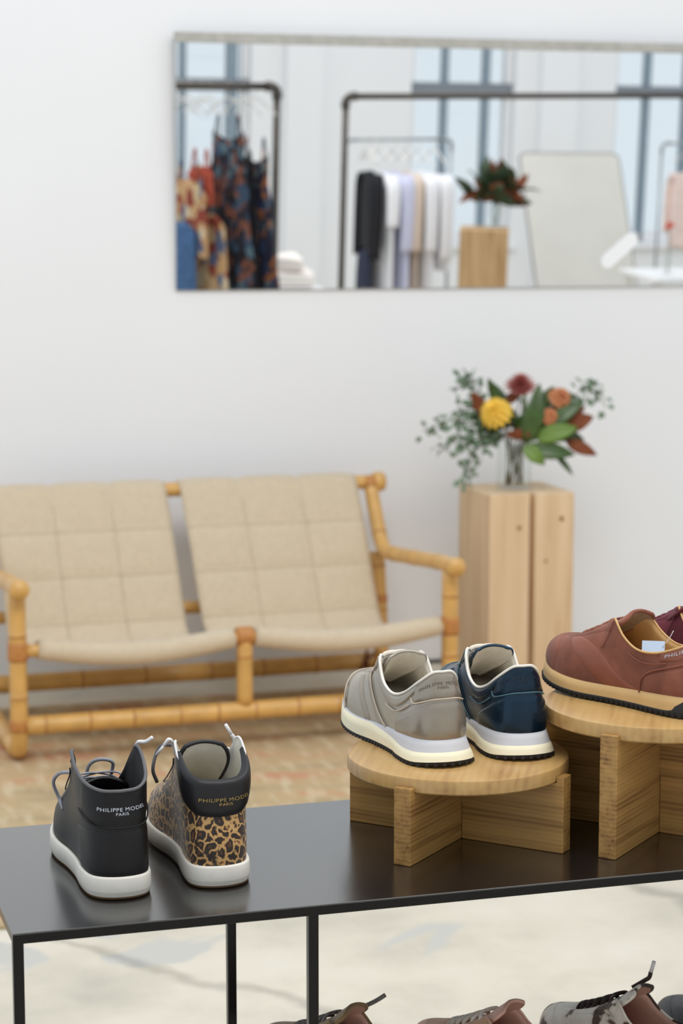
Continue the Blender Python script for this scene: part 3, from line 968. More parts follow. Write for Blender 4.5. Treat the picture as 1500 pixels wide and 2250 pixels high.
def leopard():
    m, nt, b = new_mat('leopard_pony_hair')
    v = coords(nt, (1, 1, 0.9))
    nz = N(nt, 'ShaderNodeTexNoise'); nz.inputs['Scale'].default_value = 120; nz.inputs['Detail'].default_value = 2
    nt.links.new(v, nz.inputs['Vector'])
    ad = N(nt, 'ShaderNodeVectorMath'); ad.operation = 'MULTIPLY_ADD'
    nt.links.new(nz.outputs['Color'], ad.inputs[0]); ad.inputs[1].default_value = (0.010, 0.010, 0.010); nt.links.new(v, ad.inputs[2])
    vo = N(nt, 'ShaderNodeTexVoronoi'); vo.feature = 'DISTANCE_TO_EDGE'; vo.inputs['Scale'].default_value = 80
    nt.links.new(ad.outputs[0], vo.inputs['Vector'])
    c1 = ramp(nt, vo.outputs['Distance'], [(0.05, lin((196, 156, 98))), (0.09, lin((150, 98, 46))), (0.135, lin((28, 18, 12))), (0.27, lin((32, 20, 13))), (0.38, lin((112, 66, 28)))])
    nk = N(nt, 'ShaderNodeTexNoise'); nk.inputs['Scale'].default_value = 62; nk.inputs['Detail'].default_value = 2
    nt.links.new(v, nk.inputs['Vector'])
    mk = ramp(nt, nk.outputs['Fac'], [(0.34, (1, 1, 1, 1)), (0.42, (0, 0, 0, 1))])
    mxl = N(nt, 'ShaderNodeMix'); mxl.data_type = 'RGBA'
    nt.links.new(mk, mxl.inputs[0]); nt.links.new(c1, mxl.inputs[6]); mxl.inputs[7].default_value = lin((38, 24, 15))
    nt.links.new(mxl.outputs[2], b.inputs['Base Color'])
    setin(b, 'Roughness', 0.55); setin(b, 'Sheen Weight', 0.2)
    n2 = N(nt, 'ShaderNodeTexNoise'); n2.inputs['Scale'].default_value = 500
    nt.links.new(v, n2.inputs['Vector']); bump(nt, b, n2.outputs['Fac'], 0.3)
    return m
M_leo = leopard()
HZ = BZ + 0.0004
bk, la_hi = hightop('black leather high top sneaker with thick off-white sole', (-0.2630, 2.497, HZ), 16, M_blk, M_blk2, M_blk2, M_dk_lin, M_offw, M_grey_lace, M_txt_w, M_grey_edge, -0.004, 0.02, 'plain')
lp, la_lp = hightop('leopard print high top sneaker with black padded collar', (-0.1470, 2.541, HZ), 15.5, M_leo, M_leo, M_collar, M_bone, M_offw, M_wht_lace, M_txt_gold, M_wht_lace, -0.012, -0.02, 'padded')
def lace_end(parent, pts, mat, rad=0.0024, tip=None):
    o = tube('lace_end', catmull(pts, 6), rad, mat, parent, 6)
    if tip is not None:
        a, b = np.array(pts[-2], float), np.array(pts[-1], float)
        d = (b - a) / np.linalg.norm(b - a)
        tube('aglet', [b, b + d * 0.016], rad * 0.9, tip, o, 6)
    return o
# loose lace loops of the high tops
lace_end(bk, [(0.135, 0.034, 0.125), (0.150, 0.052, 0.122), (0.172, 0.058, 0.105), (0.180, 0.050, 0.082), (0.165, 0.047, 0.070)], M_grey_lace)
tb = la_hi.T(1 - 0.228)
lace_end(bk, [tb + np.array(q) for q in ((0.012, 0.004, -0.022), (0.008, -0.002, -0.004), (0.002, -0.004, 0.004), (-0.006, -0.012, 0.006), (-0.010, -0.020, 0.012))], M_wht_lace)
lace_end(bk, [(0.200, 0.012, 0.085), (0.168, 0.014, 0.122), (0.150, 0.004, 0.136), (0.150, -0.014, 0.132), (0.168, -0.016, 0.112)], M_grey_lace)
tl = la_lp.T(1 - 0.222)
lace_end(lp, [tl + np.array(q) for q in ((0.008, 0.003, -0.020), (0.004, 0.004, -0.004), (0.003, 0.008, 0.003))], M_wht_lace, tip=M_wht_lace)
lace_end(lp, [(0.115, 0.036, 0.155), (0.126, 0.052, 0.150), (0.120, 0.062, 0.125), (0.125, 0.056, 0.105)], M_grey_edge)
tr2 = la_lp.T(0.226)
lace_end(lp, [tr2 + np.array(q) for q in ((0.012, -0.004, -0.026), (0.006, 0.002, -0.006), (0.002, 0.008, 0.002), (0.004, 0.014, -0.006))], M_wht_lace, tip=M_wht_lace)

# ------------------------------------------------------------------ brown and burgundy suede sneakers on the tall riser
def suede(name, rgb):
    m, nt, b = new_mat(name)
    v = coords(nt)
    n = N(nt, 'ShaderNodeTexNoise'); n.inputs['Scale'].default_value = 26; n.inputs['Detail'].default_value = 6
    nt.links.new(v, n.inputs['Vector'])
    c = lin(rgb)
    nt.links.new(ramp(nt, n.outputs['Fac'], [(0.3, tuple(x * 0.72 for x in c[:3]) + (1,)), (0.7, tuple(min(1, x * 1.28) for x in c[:3]) + (1,))]), b.inputs['Base Color'])
    setin(b, 'Roughness', 0.95); setin(b, 'Sheen Weight', 0.12); setin(b, 'Specular IOR Level', 0.15)
    n2 = N(nt, 'ShaderNodeTexNoise'); n2.inputs['Scale'].default_value = 700
    nt.links.new(v, n2.inputs['Vector']); bump(nt, b, n2.outputs['Fac'], 0.4)
    return m
M_brown = suede('brown_suede', (132, 82, 66))
M_burg = suede('burgundy_suede', (96, 38, 46))
M_brleath = plain('brown_leather', (136, 78, 58), 0.42, var=0.1, vscale=24, bmp=0.1)
M_burleath = plain('burgundy_leather', (98, 40, 48), 0.42, var=0.1, vscale=24, bmp=0.1)
M_tanlin = plain('tan_leather_lining', (206, 164, 106), 0.6, var=0.06)
M_tweed = plain('taupe_terry', (160, 142, 120), 0.95, var=0.2, vscale=500, bmp=0.6, bscale=900)
M_tanmid = plain('tan_midsole', (206, 168, 112), 0.6, var=0.05)
M_tag = plain('pale_blue_card', (170, 186, 206), 0.6, var=0.02)
LS = 0.300
def low_feather(x):
    t = min(1, max(0, x / 0.55)); t = t * t * (3 - 2 * t)
    return 0.0250 - 0.005 * t + spring(x, 0.012, 0.55)
LOW_TOP = [(0, 0.014, 0, 0.1010), (0.03, 0.016, 0.013, 0.1000), (0.08, 0.036, 0.0285, 0.0885), (0.13, 0.066, 0.0345, 0.0790), (0.18, 0.097, 0.0360, 0.0790), (0.22, 0.122, 0.0350, 0.0920),
           (0.25, 0.138, 0.0320, 0.1080), (0.268, 0.148, 0.0260, 0.1120), (0.295, 0.162, 0.0190, 0.1055), (0.36, 0.194, 0.0150, 0.0870), (0.43, 0.218, 0.0115, 0.0750), (0.475, 0.228, 0.0060, 0.0710), (0.5, 0.2305, 0, 0.0700)]
def suede_shoe(label, loc, yaw, sm, lm_, text_m, bend, group):
    t = thing('suede_sneaker', label, 'sneaker', loc, R(90 + yaw), group)
    la = Last(LS, LOW_TOP, low_feather, 1.0, bend)
    shoe_upper(la, sm, M_tanlin, t)
    zb = lambda x: spring(x, 0.011, 0.58) + 0.002
    OT = 0.006
    wrap = lambda s: 0.5 + 0.5 * math.cos(math.pi * min(1.0, la.hs(s) / 0.105))
    ring_rows('outsole', la, [lambda s, x: (0.001, zb(x) - 0.002), lambda s, x: (0.0050, zb(x) - 0.0005), lambda s, x: (0.0056, zb(x) + OT * 0.5), lambda s, x: (0.0050, zb(x) + OT), lambda s, x: (0.0030 + 0.004 * wrap(s), zb(x) + OT + 0.034 * wrap(s)), lambda s, x: (0.001, zb(x) + OT + 0.035 * wrap(s))], M_rubber, t, 220, cap_bottom=True)
    ring_rows('midsole', la, [lambda s, x: (0.0046, zb(x) + OT - 0.0005), lambda s, x: (0.0036, low_feather(x) * 0.5 + (zb(x) + OT) * 0.5), lambda s, x: (0.0018, low_feather(x) + 0.003)], M_tanmid, t, cap_top=True)
    parts = []
    for i in range(80):
        s = i / 80
        o, n = la.out(s); x = o[0] / la.L
        tt = np.array([-n[1], n[0]]); c = o + n * 0.0053; w = la.per / 80 * 0.28; q = []
        z = zb(x) - 0.0005
        for zz in (z, z + OT - 0.001):
            for sg, e2 in ((-1, -0.002), (1, -0.002), (1, 0.0012), (-1, 0.0012)):
                p = c + tt * w * sg + n * e2
                q.append((p[0], p[1], zz))
        parts.append((q, [(0, 3, 2, 1), (4, 5, 6, 7), (0, 1, 5, 4), (1, 2, 6, 5), (2, 3, 7, 6), (3, 0, 4, 7)]))
    V, Fc = merge(parts)
    tag(pmesh('outsole_teeth', V, Fc, M_rubber, t, smooth=False), kind='stuff')
    piping(la, t, M_tanlin, -0.265, 0.265, 0.0016)
    patch('toe_overlay', la, lambda a, b: (0.385 + 0.23 * a, 0.01 + b * (0.30 + 0.40 * math.sin(math.pi * a) ** 0.8)), sm, t, 36, 8, 0.0012)
    for sd in (1, -1):
        S_ = (lambda s, sd=sd: s if sd > 0 else 1 - s)
        patch('eyestay', la, lambda a, b: (S_(0.258 + 0.20 * a), 0.985 - b * (0.24 + 0.010 * math.sin(a * 110))), sm, t, 60, 5, 0.0016)
        patch('side_stripe', la, lambda a, b: (S_(0.245 + 0.150 * a ** 0.75 - (1 - b) * 0.075 * (1 - a) ** 0.5 - 0.02 * (1 - b)), 0.015 + 0.70 * a), lm_, t, 24, 6, 0.0012)
        patch('heel_counter', la, lambda a, b: (S_(0.155 * a), 0.012 + b * (0.56 - 0.20 * a ** 4)), sm, t, 24, 8, 0.0020)
        patch('heel_tab', la, lambda a, b: (S_(0.118 * a), 0.985 - b * (0.30 - 0.10 * a ** 3)), lm_, t, 24, 6, 0.0016)
        seam('stitching', la, line_sv([(S_(0.262), 0.96), (S_(0.262), 0.62), (S_(0.268), 0.44)]), lm_, t, 0.0008)
        seam('stitching', la, line_sv([(S_(0.162), 0.02), (S_(0.155), 0.32), (S_(0.12), 0.55), (S_(0.03), 0.60)]), lm_, t, 0.0012)
        seam('stitching', la, line_sv([(S_(0.20), 0.80), (S_(0.15), 0.72), (S_(0.10), 0.70)]), lm_, t, 0.0008)
    shoe_text(la, 'PHILIPPE MODEL', 0.0072, 0.044, 0.845, text_m, t, 0.0030)
    tongue(la, [(0.226, 0.068), (0.198, 0.085), (0.168, 0.102), (0.146, 0.116), (0.138, 0.122)], [0.011, 0.018, 0.026, 0.031, 0.024], sm, M_tweed, t, 0.0030)
    laces(la, t, sm, 0.292, 0.455, 6, 0.95, 0.0022, 0.005)
    return t, la
GS = 'suede sneakers on the tall riser'
br, _ = suede_shoe('brown suede sneaker with tan midsole standing on the tall riser', (0.4790, 2.7050, Z2 + 0.0005), 38, M_brown, M_brleath, M_txt_w, 0.02, GS)
card = box('price_tag', (-0.015, -0.010, -0.0004), (0.015, 0.010, 0.0004), M_tag, br, 0.0002, loc=(0.104, 0.002, 0.0765))
card.rotation_euler = Vector((-0.45, 0.50, 0.75)).to_track_quat('Z', 'Y').to_euler()
tube('tag_string', catmull([(0.012, 0.0, 0.001), (0.020, 0.006, 0.010), (0.026, 0.016, 0.016)], 6), 0.0005, M_wht_lace, card, 5)
bu, _ = suede_shoe('burgundy suede sneaker behind the brown one at the frame edge', (0.5560, 2.7750, Z2 + 0.0005), 30, M_burg, M_burleath, M_txt_w, -0.02, GS)

# ------------------------------------------------------------------ sneakers on the lower shelf
def cow():
    m, nt, b = new_mat('cow_print_hair')
    v = coords(nt)
    n = N(nt, 'ShaderNodeTexNoise'); n.inputs['Scale'].default_value = 20; n.inputs['Detail'].default_value = 3; n.inputs['Distortion'].default_value = 1.0
    nt.links.new(v, n.inputs['Vector'])
    nt.links.new(ramp(nt, n.outputs['Fac'], [(0.40, lin((44, 28, 20))), (0.47, lin((92, 62, 40))), (0.52, lin((222, 210, 192))), (0.7, lin((234, 226, 212)))]), b.inputs['Base Color'])
    setin(b, 'Roughness', 0.7); setin(b, 'Sheen Weight', 0.3)
    n2 = N(nt, 'ShaderNodeTexNoise'); n2.inputs['Scale'].default_value = 400
    nt.links.new(v, n2.inputs['Vector']); bump(nt, b, n2.outputs['Fac'], 0.5, 0.002)
    return m
def court(label, loc, yaw, um, om, lm, sole_m, lace_m, stripe_m, bend, lace_pts=None, tip=None):
    t = thing('low_sneaker', label, 'sneaker', loc, R(90 + yaw), 'low sneakers on the lower shelf')
    la = Last(0.29, LOW_TOP_C, cup_feather, 1.02, bend)
    shoe_upper(la, um, lm, t)
    cupsole(la, t, sole_m, M_tan_out)
    piping(la, t, om, -0.27, 0.27, 0.0020)
    patch('toe_cap', la, lambda a, b: (0.385 + 0.23 * a, 0.012 + b * (0.25 + 0.36 * math.sin(math.pi * a) ** 0.8)), om, t, 36, 8, 0.0010)
    for sd in (1, -1):
        S_ = (lambda s, sd=sd: s if sd > 0 else 1 - s)
        patch('eyestay', la, lambda a, b: (S_(0.258 + 0.20 * a), 0.985 - b * 0.26), stripe_m, t, 28, 5, 0.0014)
        patch('side_stripe', la, lambda a, b: (S_(0.20 + 0.10 * a + 0.05 * b * (1 - 0.4 * a)), 0.02 + 0.68 * a), stripe_m, t, 20, 4, 0.0012)
    patch('heel_tab', la, lambda a, b: ((-0.09 + 0.18 * a), 0.60 + b * 0.38), om, t, 30, 8, 0.0016)
    tongue(la, [(0.220, 0.072), (0.190, 0.090), (0.160, 0.108), (0.138, 0.126), (0.128, 0.134)], [0.011, 0.018, 0.025, 0.029, 0.023], om, lm, t, 0.0030)
    laces(la, t, lace_m, 0.292, 0.455, 6, 0.95, 0.0028, 0.007)
    if lace_pts:
        lace_end(t, lace_pts, lace_m, 0.003, tip)
    return t
LOW_TOP_C = [(a, x * 0.967, y, z + 0.004) for a, x, y, z in LOW_TOP]
M_cow = cow()
M_khaki = plain('khaki_suede', (132, 104, 66), 0.9, var=0.2, sheen=0.3, bmp=0.3)
M_tan = plain('tan_suede', (190, 146, 112), 0.9, var=0.15, sheen=0.3, bmp=0.3)
M_pink = plain('blush_leather', (206, 160, 140), 0.6)
M_greyl = plain('slate_leather', (72, 70, 72), 0.45, bmp=0.1)
M_tweed_lace = plain('black_white_cord', (128, 120, 114), 0.9, var=0.9, vscale=600)
M_dkbrown = plain('dark_brown_hair', (52, 34, 26), 0.7)
SZ = SHZ + 0.0004
court('khaki suede sneaker with speckled cord laces on the lower shelf', (0.112, 2.642, SZ), 50, M_khaki, M_khaki, M_pink, M_offw, M_tweed_lace, M_khaki, 0.02,
      [(0.160, -0.012, 0.108), (0.152, -0.034, 0.112), (0.146, -0.050, 0.112), (0.140, -0.066, 0.116), (0.134, -0.078, 0.122)], None)
court('tan and blush suede sneaker on the lower shelf', (0.322, 2.655, SZ), 50, M_tan, M_pink, M_pink, M_offw, M_lace_c, M_tan, 0.02)
court('brown and white cow print sneaker on the lower shelf', (0.500, 2.710, SZ), 48, M_cow, M_cow, M_pink, M_offw, M_dkbrown, M_cow, 0.02,
      [(0.146, -0.010, 0.122), (0.134, -0.022, 0.132), (0.130, -0.027, 0.136), (0.128, -0.028, 0.144)], M_wht_lace)
court('slate grey leather sneaker with white sole on the lower shelf', (0.672, 2.745, SZ), 50, M_greyl, M_greyl, M_offw, M_offw, M_wht_lace, M_greyl, 0.02)

# ------------------------------------------------------------------ bamboo sling sofa
SA = R(17.5)
SW = 1.340
sofa = thing('bamboo_sofa', 'two-seat golden bamboo sofa with quilted beige canvas slings against the wall', 'sofa', (-0.942, 6.112, 0.010), SA)
BR = 0.026
def bamboo(name, pts, rad, parent, node=0.16, smooth_n=8, sides=12, seed=0):
    """a cane with swollen darker nodes along it"""
    C = catmull(pts, smooth_n) if len(pts) > 2 else [np.array(pts[0], float) * (1 - k / 12) + np.array(pts[1], float) * k / 12 for k in range(13)]
    # resample finely
    d = np.r_[0, np.cumsum([np.linalg.norm(C[i + 1] - C[i]) for i in range(len(C) - 1)])]
    Ltot = d[-1]
    rr = random.Random(seed)
    nodes = []
    q = node * (0.4 + 0.4 * rr.random())
    while q < Ltot - 0.03:
        nodes.append(q); q += node * (0.85 + 0.3 * rr.random())
    t = list(np.linspace(0, Ltot, max(8, int(Ltot / 0.03))))
    for q in nodes:
        t += [q - 0.008, q - 0.004, q, q + 0.004, q + 0.008]
    t = sorted(x for x in t if 0 <= x <= Ltot)
    A = np.array(C)
    P = [np.array([np.interp(x, d, A[:, k]) for k in range(3)]) for x in t]
    rads, dark = [], []
    for x in t:
        e = min([abs(x - q) for q in nodes] + [9])
        rads.append(rad * (1 + 0.07 * max(0, 1 - e / 0.008)))
        dark.append(e < 0.0035)
    V, Fc = tube_geo(P, rads, sides)
    mi = []
    for i in range(len(P) - 1):
        mi += [1 if (dark[i] or dark[i + 1]) else 0] * sides
    mi += [0, 0]
    return pmesh(name, V, Fc, [M_bamboo, M_node], parent, mi=mi)
def wrap_ring(p, axis, rad, ln, parent, name='rattan_binding'):
    a = np.array(axis, float); a /= np.linalg.norm(a)
    p = np.array(p, float)
    n = 7
    pts = [p + a * ln * (-0.5 + k / (n - 1)) for k in range(n)]
    return tube(name, pts, [rad * 0.97] + [rad * (1.03 if k % 2 else 0.995) for k in range(n - 2)] + [rad * 0.97], M_wrap, parent, 14)
for k, x in enumerate((0.0, SW)):
    bamboo('end_frame', [(x, 0.0, 0.505), (x, 0.0, 0.30), (x, 0.0, 0.11), (x, 0.012, 0.050), (x, 0.060, 0.028), (x, 0.14, 0.027), (x, 0.40, 0.027), (x, 0.56, 0.030), (x, 0.64, 0.07), (x, 0.672, 0.15), (x, 0.690, 0.30), (x, 0.715, 0.46)], BR, sofa, 0.17, seed=k)
    bamboo('arm_rail', [(x, -0.035, 0.525), (x, 0.10, 0.518), (x, 0.40, 0.490), (x, 0.60, 0.475), (x, 0.665, 0.495), (x, 0.705, 0.545), (x, 0.760, 0.630), (x, 0.800, 0.703)], BR * 0.96, sofa, 0.20, seed=k + 5)
    sp = pmesh('arm_cap', *lathe_geo([(0.0, 0.0), (0.018, 0.0), (0.027, 0.007), (0.030, 0.020), (0.030, 0.036), (0.026, 0.046), (0.0, 0.048)], 20), M_bamboo, sofa, loc=(x, -0.020, 0.525), rot=(R(90), 0, 0))
    wrap_ring((x, 0, 0.335), (0, 0, 1), 0.0295, 0.055, sofa)
    wrap_ring((x, 0, 0.115), (0, 0, 1), 0.0285, 0.034, sofa)
    wrap_ring((x, 0.692, 0.30), (0, 0.08, 1), 0.0285, 0.035, sofa)
    wrap_ring((x, 0.792, 0.686), (0, 0.04, 0.075), 0.029, 0.03, sofa)
    kn = pmesh('rail_knob', *lathe_geo([(0.0, 0.0), (0.030, 0.0), (0.034, 0.006), (0.034, 0.032), (0.028, 0.040), (0.0, 0.041)], 20), M_bamboo, sofa, loc=(x + (0.012 if k else -0.012), 0.797, 0.688), rot=(0, R(90 if k else -90), 0))
bamboo('top_rail', [(0, 0.797, 0.688), (SW, 0.797, 0.688)], 0.024, sofa, 0.22, seed=11)
bamboo('lumbar_rail', [(0, 0.700, 0.305), (SW, 0.700, 0.305)], 0.021, sofa, 0.2, seed=12)
bamboo('rear_stretcher', [(0, 0.680, 0.090), (SW, 0.680, 0.090)], 0.030, sofa, 0.2, seed=13)
bamboo('front_stretcher', [(0.02, 0.0, 0.112), (SW - 0.02, 0.0, 0.112)], 0.028, sofa, 0.125, seed=14)
bamboo('seat_rail', [(0.02, 0.0, 0.335), (0.07, 0.0, 0.332), (0.35, 0.0, 0.306), (SW / 2 - 0.04, 0.0, 0.332), (SW / 2 + 0.012, 0.0, 0.336), (SW / 2 + 0.06, 0.0, 0.332), (1.03, 0.0, 0.306), (SW - 0.05, 0.0, 0.332), (SW - 0.02, 0.0, 0.335)], 0.019, sofa, 0.3, seed=15)
bamboo('center_post', [(SW / 2 + 0.012, 0.0, 0.350), (SW / 2 + 0.012, 0.0, 0.13)], 0.025, sofa, 0.13, seed=16)
wrap_ring((SW / 2 + 0.012, 0, 0.34), (1, 0, 0), 0.029, 0.05, sofa)
# leather tie on the rear stretcher
tube('leather_tie', catmull([(SW - 0.055, 0.650, 0.140), (SW - 0.060, 0.645, 0.100), (SW - 0.052, 0.645, 0.050), (SW - 0.058, 0.642, 0.020)], 5), [0.010] * 15 + [0.007], M_strap, sofa, 6, flat=0.4)
tube('leather_tie', catmull([(SW - 0.03, 0.648, 0.120), (SW - 0.058, 0.642, 0.105), (SW - 0.082, 0.646, 0.060)], 5), 0.009, M_strap, sofa, 6, flat=0.4)

def sling(x0, x1, x0t, x1t, seed):
    """one canvas sling: rolled front edge, sagging seat, quilted back wrapped over the top rail"""
    g = bpy.data.objects.new('sling', None)
    prof = [(0.020, 0.362), (0.12, 0.325), (0.25, 0.285), (0.38, 0.255), (0.475, 0.245), (0.535, 0.268), (0.570, 0.320), (0.612, 0.405), (0.668, 0.520), (0.722, 0.618), (0.763, 0.690), (0.782, 0.713), (0.803, 0.718), (0.824, 0.700), (0.826, 0.678)]
    C = catmull([(y, z, 0) for y, z in prof], 10)
    d = np.r_[0, np.cumsum([np.linalg.norm(C[i + 1] - C[i]) for i in range(len(C) - 1)])]
    A = np.array(C)
    L = d[-1]
    ncol, cw = 3, 10
    # seams measured along the cloth
    rows = [0.0, 0.14, 0.28, 0.42, 0.575, 0.730, 0.885, L]
    ts, rowid = [], []
    for i in range(len(rows) - 1):
        for k in range(10):
            ts.append(rows[i] + (rows[i + 1] - rows[i]) * k / 10); rowid.append((i, k / 10))
    ts.append(L); rowid.append((len(rows) - 2, 1.0))
    V, Fc = [], []
    nx = ncol * cw + 1
    for t, (ri, rf) in zip(ts, rowid):
        p = np.array([np.interp(t, d, A[:, k]) for k in range(2)])
        p2 = np.array([np.interp(min(L, t + 0.01), d, A[:, k]) for k in range(2)])
        p1 = np.array([np.interp(max(0, t - 0.01), d, A[:, k]) for k in range(2)])
        tg = p2 - p1; tg /= (np.linalg.norm(tg) + 1e-9)
        nrm = np.array([-tg[1], tg[0]])
        f = t / L
        xa, xb = x0 + (x0t - x0) * f, x1 + (x1t - x1) * f
        for i in range(nx):
            u = i / (nx - 1)
            cf = (u * ncol) % 1.0 if i < nx - 1 else 1.0
            pil = 0.0085 * (1 - abs(2 * cf - 1) ** 5) * (1 - abs(2 * rf - 1) ** 5)
            sag = -0.026 * math.sin(math.pi * u) * max(0, 1 - t / 0.5)
            V.append((xa + (xb - xa) * u, p[0] + nrm[0] * pil, p[1] + nrm[1] * pil + sag))
    for j in range(len(ts) - 1):
        for i in range(nx - 1):
            Fc.append((j * nx + i, j * nx + i + 1, (j + 1) * nx + i + 1, (j + 1) * nx + i))
    o = pmesh('canvas_sling', V, Fc, M_canvas, sofa)
    md = o.modifiers.new('thick', 'SOLIDIFY'); md.thickness = 0.008; md.offset = -1
    # stitched seams sunk between the quilted squares
    parts = []
    for c in range(1, ncol):
        parts.append(tube_geo([np.array(V[j * nx + c * cw]) for j in range(0, len(ts) - 6, 2)], 0.0016, 5))
    for r in range(3, len(rows) - 1):
        parts.append(tube_geo([np.array(V[r * 10 * nx + i]) for i in range(nx)], 0.0016, 5))
    sv, sf = merge(parts)
    pmesh('quilt_seams', sv, sf, M_seam, o)
    # rolled front edge, hanging lowest at its middle
    pts, rad = [], []
    for k in range(25):
        u = k / 24
        pts.append((x0 + (x1 - x0) * u, -0.002, 0.338 - 0.030 * math.sin(math.pi * u)))
        rad.append(0.030 + 0.004 * math.sin(math.pi * u))
    tube('front_roll', pts, rad, M_canvas, o, 16)
sling(0.060, SW / 2 - 0.022, 0.045, SW / 2 - 0.052, 1)
sling(SW / 2 + 0.044, SW - 0.035, SW / 2 - 0.008, SW - 0.058, 2)

# ------------------------------------------------------------------ log pedestal with glass vase and bouquet
def log_block(name, label, loc, rz, w, d, h, cracks, mat, group):
    t = thing(name, label, 'pedestal', loc, rz, group)
    poly = [(0, 0)]
    for cx, cw, cd in cracks:
        poly += [(cx - cw / 2, 0), (cx - cw * 0.15, cd), (cx + cw * 0.2, cd), (cx + cw / 2, 0)]
    poly += [(w, 0), (w, d), (0, d)]
    prism('log_body', poly, 0, h, mat, t, 0.004)
    return t
LZ = 0.688
logA = log_block('log_pedestal', 'pale squared timber log pedestal with a split holding the bouquet', (0.489, 6.995, 0), R(16), 0.300, 0.310, LZ, [(0.152, 0.020, 0.05)], M_log, 'squared log pedestals')
M_knot = plain('wood_knot', (150, 112, 72), 0.7)
for kx, kz, kr in ((0.255, 0.60, 0.009), (0.105, 0.575, 0.008), (0.20, 0.46, 0.006)):
    pmesh('knot', *lathe_geo([(0.0, 0.0012), (kr * 0.7, 0.0012), (kr, 0.0)], 14), M_knot, logA, loc=(kx, -0.0004, kz), rot=(R(90), 0, 0))

M_leaf_g = plain('magnolia_green', (58, 84, 30), 0.38, var=0.25, vscale=30, coat=0.2)
M_leaf_l = plain('bright_leaf_green', (98, 126, 44), 0.45, var=0.2, vscale=30)
M_leaf_b = plain('rust_leaf', (122, 62, 28), 0.7, var=0.2, vscale=40)
M_euc = plain('eucalyptus_grey_green', (116, 138, 112), 0.7, var=0.15, vscale=60)
M_stem = plain('olive_stem', (84, 80, 50), 0.7)
M_yellow = plain('yellow_petal', (246, 200, 74), 0.6, var=0.12, vscale=60)
M_red = plain('dusky_red_petal', (168, 86, 78), 0.6, var=0.15, vscale=60)
M_orange = plain('terracotta_petal', (206, 134, 88), 0.6, var=0.15, vscale=60)
M_pebble = plain('cream_pebble', (222, 214, 180), 0.5)
M_water = None

def leaf_mesh(L, W, curl=0.12, fold=0.10, n=8):
    V, Fc = [], []
    for i in range(n + 1):
        t = i / n
        w = W * math.sin(math.pi * min(1, t ** 0.8)) ** 0.8 * (1 if t < 1 else 0) + 0.0008
        z = curl * L * math.sin(math.pi * t * 0.9) - curl * L * 0.9 * t * t
        for j in (-1, -0.5, 0, 0.5, 1):
            V.append((t * L, w * j, z + fold * W * abs(j)))
    for i in range(n):
        for j in range(4):
            Fc.append((i * 5 + j, i * 5 + j + 1, (i + 1) * 5 + j + 1, (i + 1) * 5 + j))
    me = bpy.data.meshes.new('leaf')
    me.from_pydata(V, [], Fc)
    me.polygons.foreach_set('use_smooth', [True] * len(Fc))
    # a little thickness
    bm = bmesh.new(); bm.from_mesh(me)
    bmesh.ops.solidify(bm, geom=list(bm.faces), thickness=0.0008)
    bm.to_mesh(me); bm.free()
    return me
def orient(o, a, b, roll=0.0):
    d = Vector(b) - Vector(a)
    o.location = a
    o.rotation_euler = (d.to_track_quat('X', 'Z').to_matrix() @ Matrix.Rotation(roll, 3, 'X')).to_euler()

def vase(label, loc, group, r=0.060, h=0.175):
    t = thing('glass_vase', label, 'vase', loc, 0, group)
    V, Fc = lathe_geo([(0.0, 0.0), (r * 0.98, 0.0), (r, 0.003), (r, h - 0.002), (r - 0.002, h), (r - 0.004, h - 0.002), (r - 0.004, 0.012), (r - 0.008, 0.008), (0.0, 0.008)], 40)
    pmesh('glass', V, Fc, M_pane, t)
    return t
def stem_geo(a, b, bend=0.02):
    a, b = np.array(a, float), np.array(b, float)
    m_ = (a + b) / 2 + np.array([0, 0, bend])
    return catmull([a, m_, b], 5)

def flower(name, label, root, mouth, head, rad, mat, layers, parent_group, spiky=False):
    """a cut flower: stem through the vase mouth, petals round a centre"""
    t = thing(name, label, 'flower', root, 0, parent_group)
    o = Vector(root)
    rel = lambda p: np.array(Vector(p) - o)
    tube('stem', catmull([(0, 0, 0), rel(mouth), rel(head)], 6), 0.0028, M_stem, t, 6)
    hd = rel(head)
    ax = Vector(rel(head) - rel(mouth)).normalized()
    ax = (ax + Vector((-0.1, -0.55, 0.1))).normalized()
    q = ax.to_track_quat('Z', 'Y').to_matrix()
    pm_ = leaf_mesh(rad, rad * (0.10 if spiky else 0.26), 0.25 if not spiky else 0.05, 0.25, 5)
    pm_.materials.append(mat)
    k = 0
    for li in range(layers):
        f = li / max(1, layers - 1)
        n = int((16 if spiky else 14) - 6 * f)
        for i in range(n):
            az = 2 * math.pi * (i + 0.5 * (li % 2)) / n + li * 0.2
            el = (-0.1 + 1.25 * f) if not spiky else (0.25 + 1.0 * f)
            p = bpy.data.objects.new('petal', pm_)
            COL.objects.link(p); p.parent = t
            mrot = q @ Matrix.Rotation(az, 3, 'Z') @ Matrix.Rotation(-el, 3, 'Y')
            p.rotation_euler = mrot.to_euler()
            sc_ = 1.0 - 0.35 * f
            p.scale = (sc_, sc_, sc_)
            p.location = Vector(hd) + ax * (rad * 0.10 * li)
    cm_ = pmesh('flower_center', *lathe_geo([(rad * 0.34, -rad * 0.1), (rad * 0.36, rad * 0.15), (rad * 0.2, rad * 0.34), (0.0, rad * 0.40)], 12), mat, t, loc=hd, rot=q.to_euler())
    return t
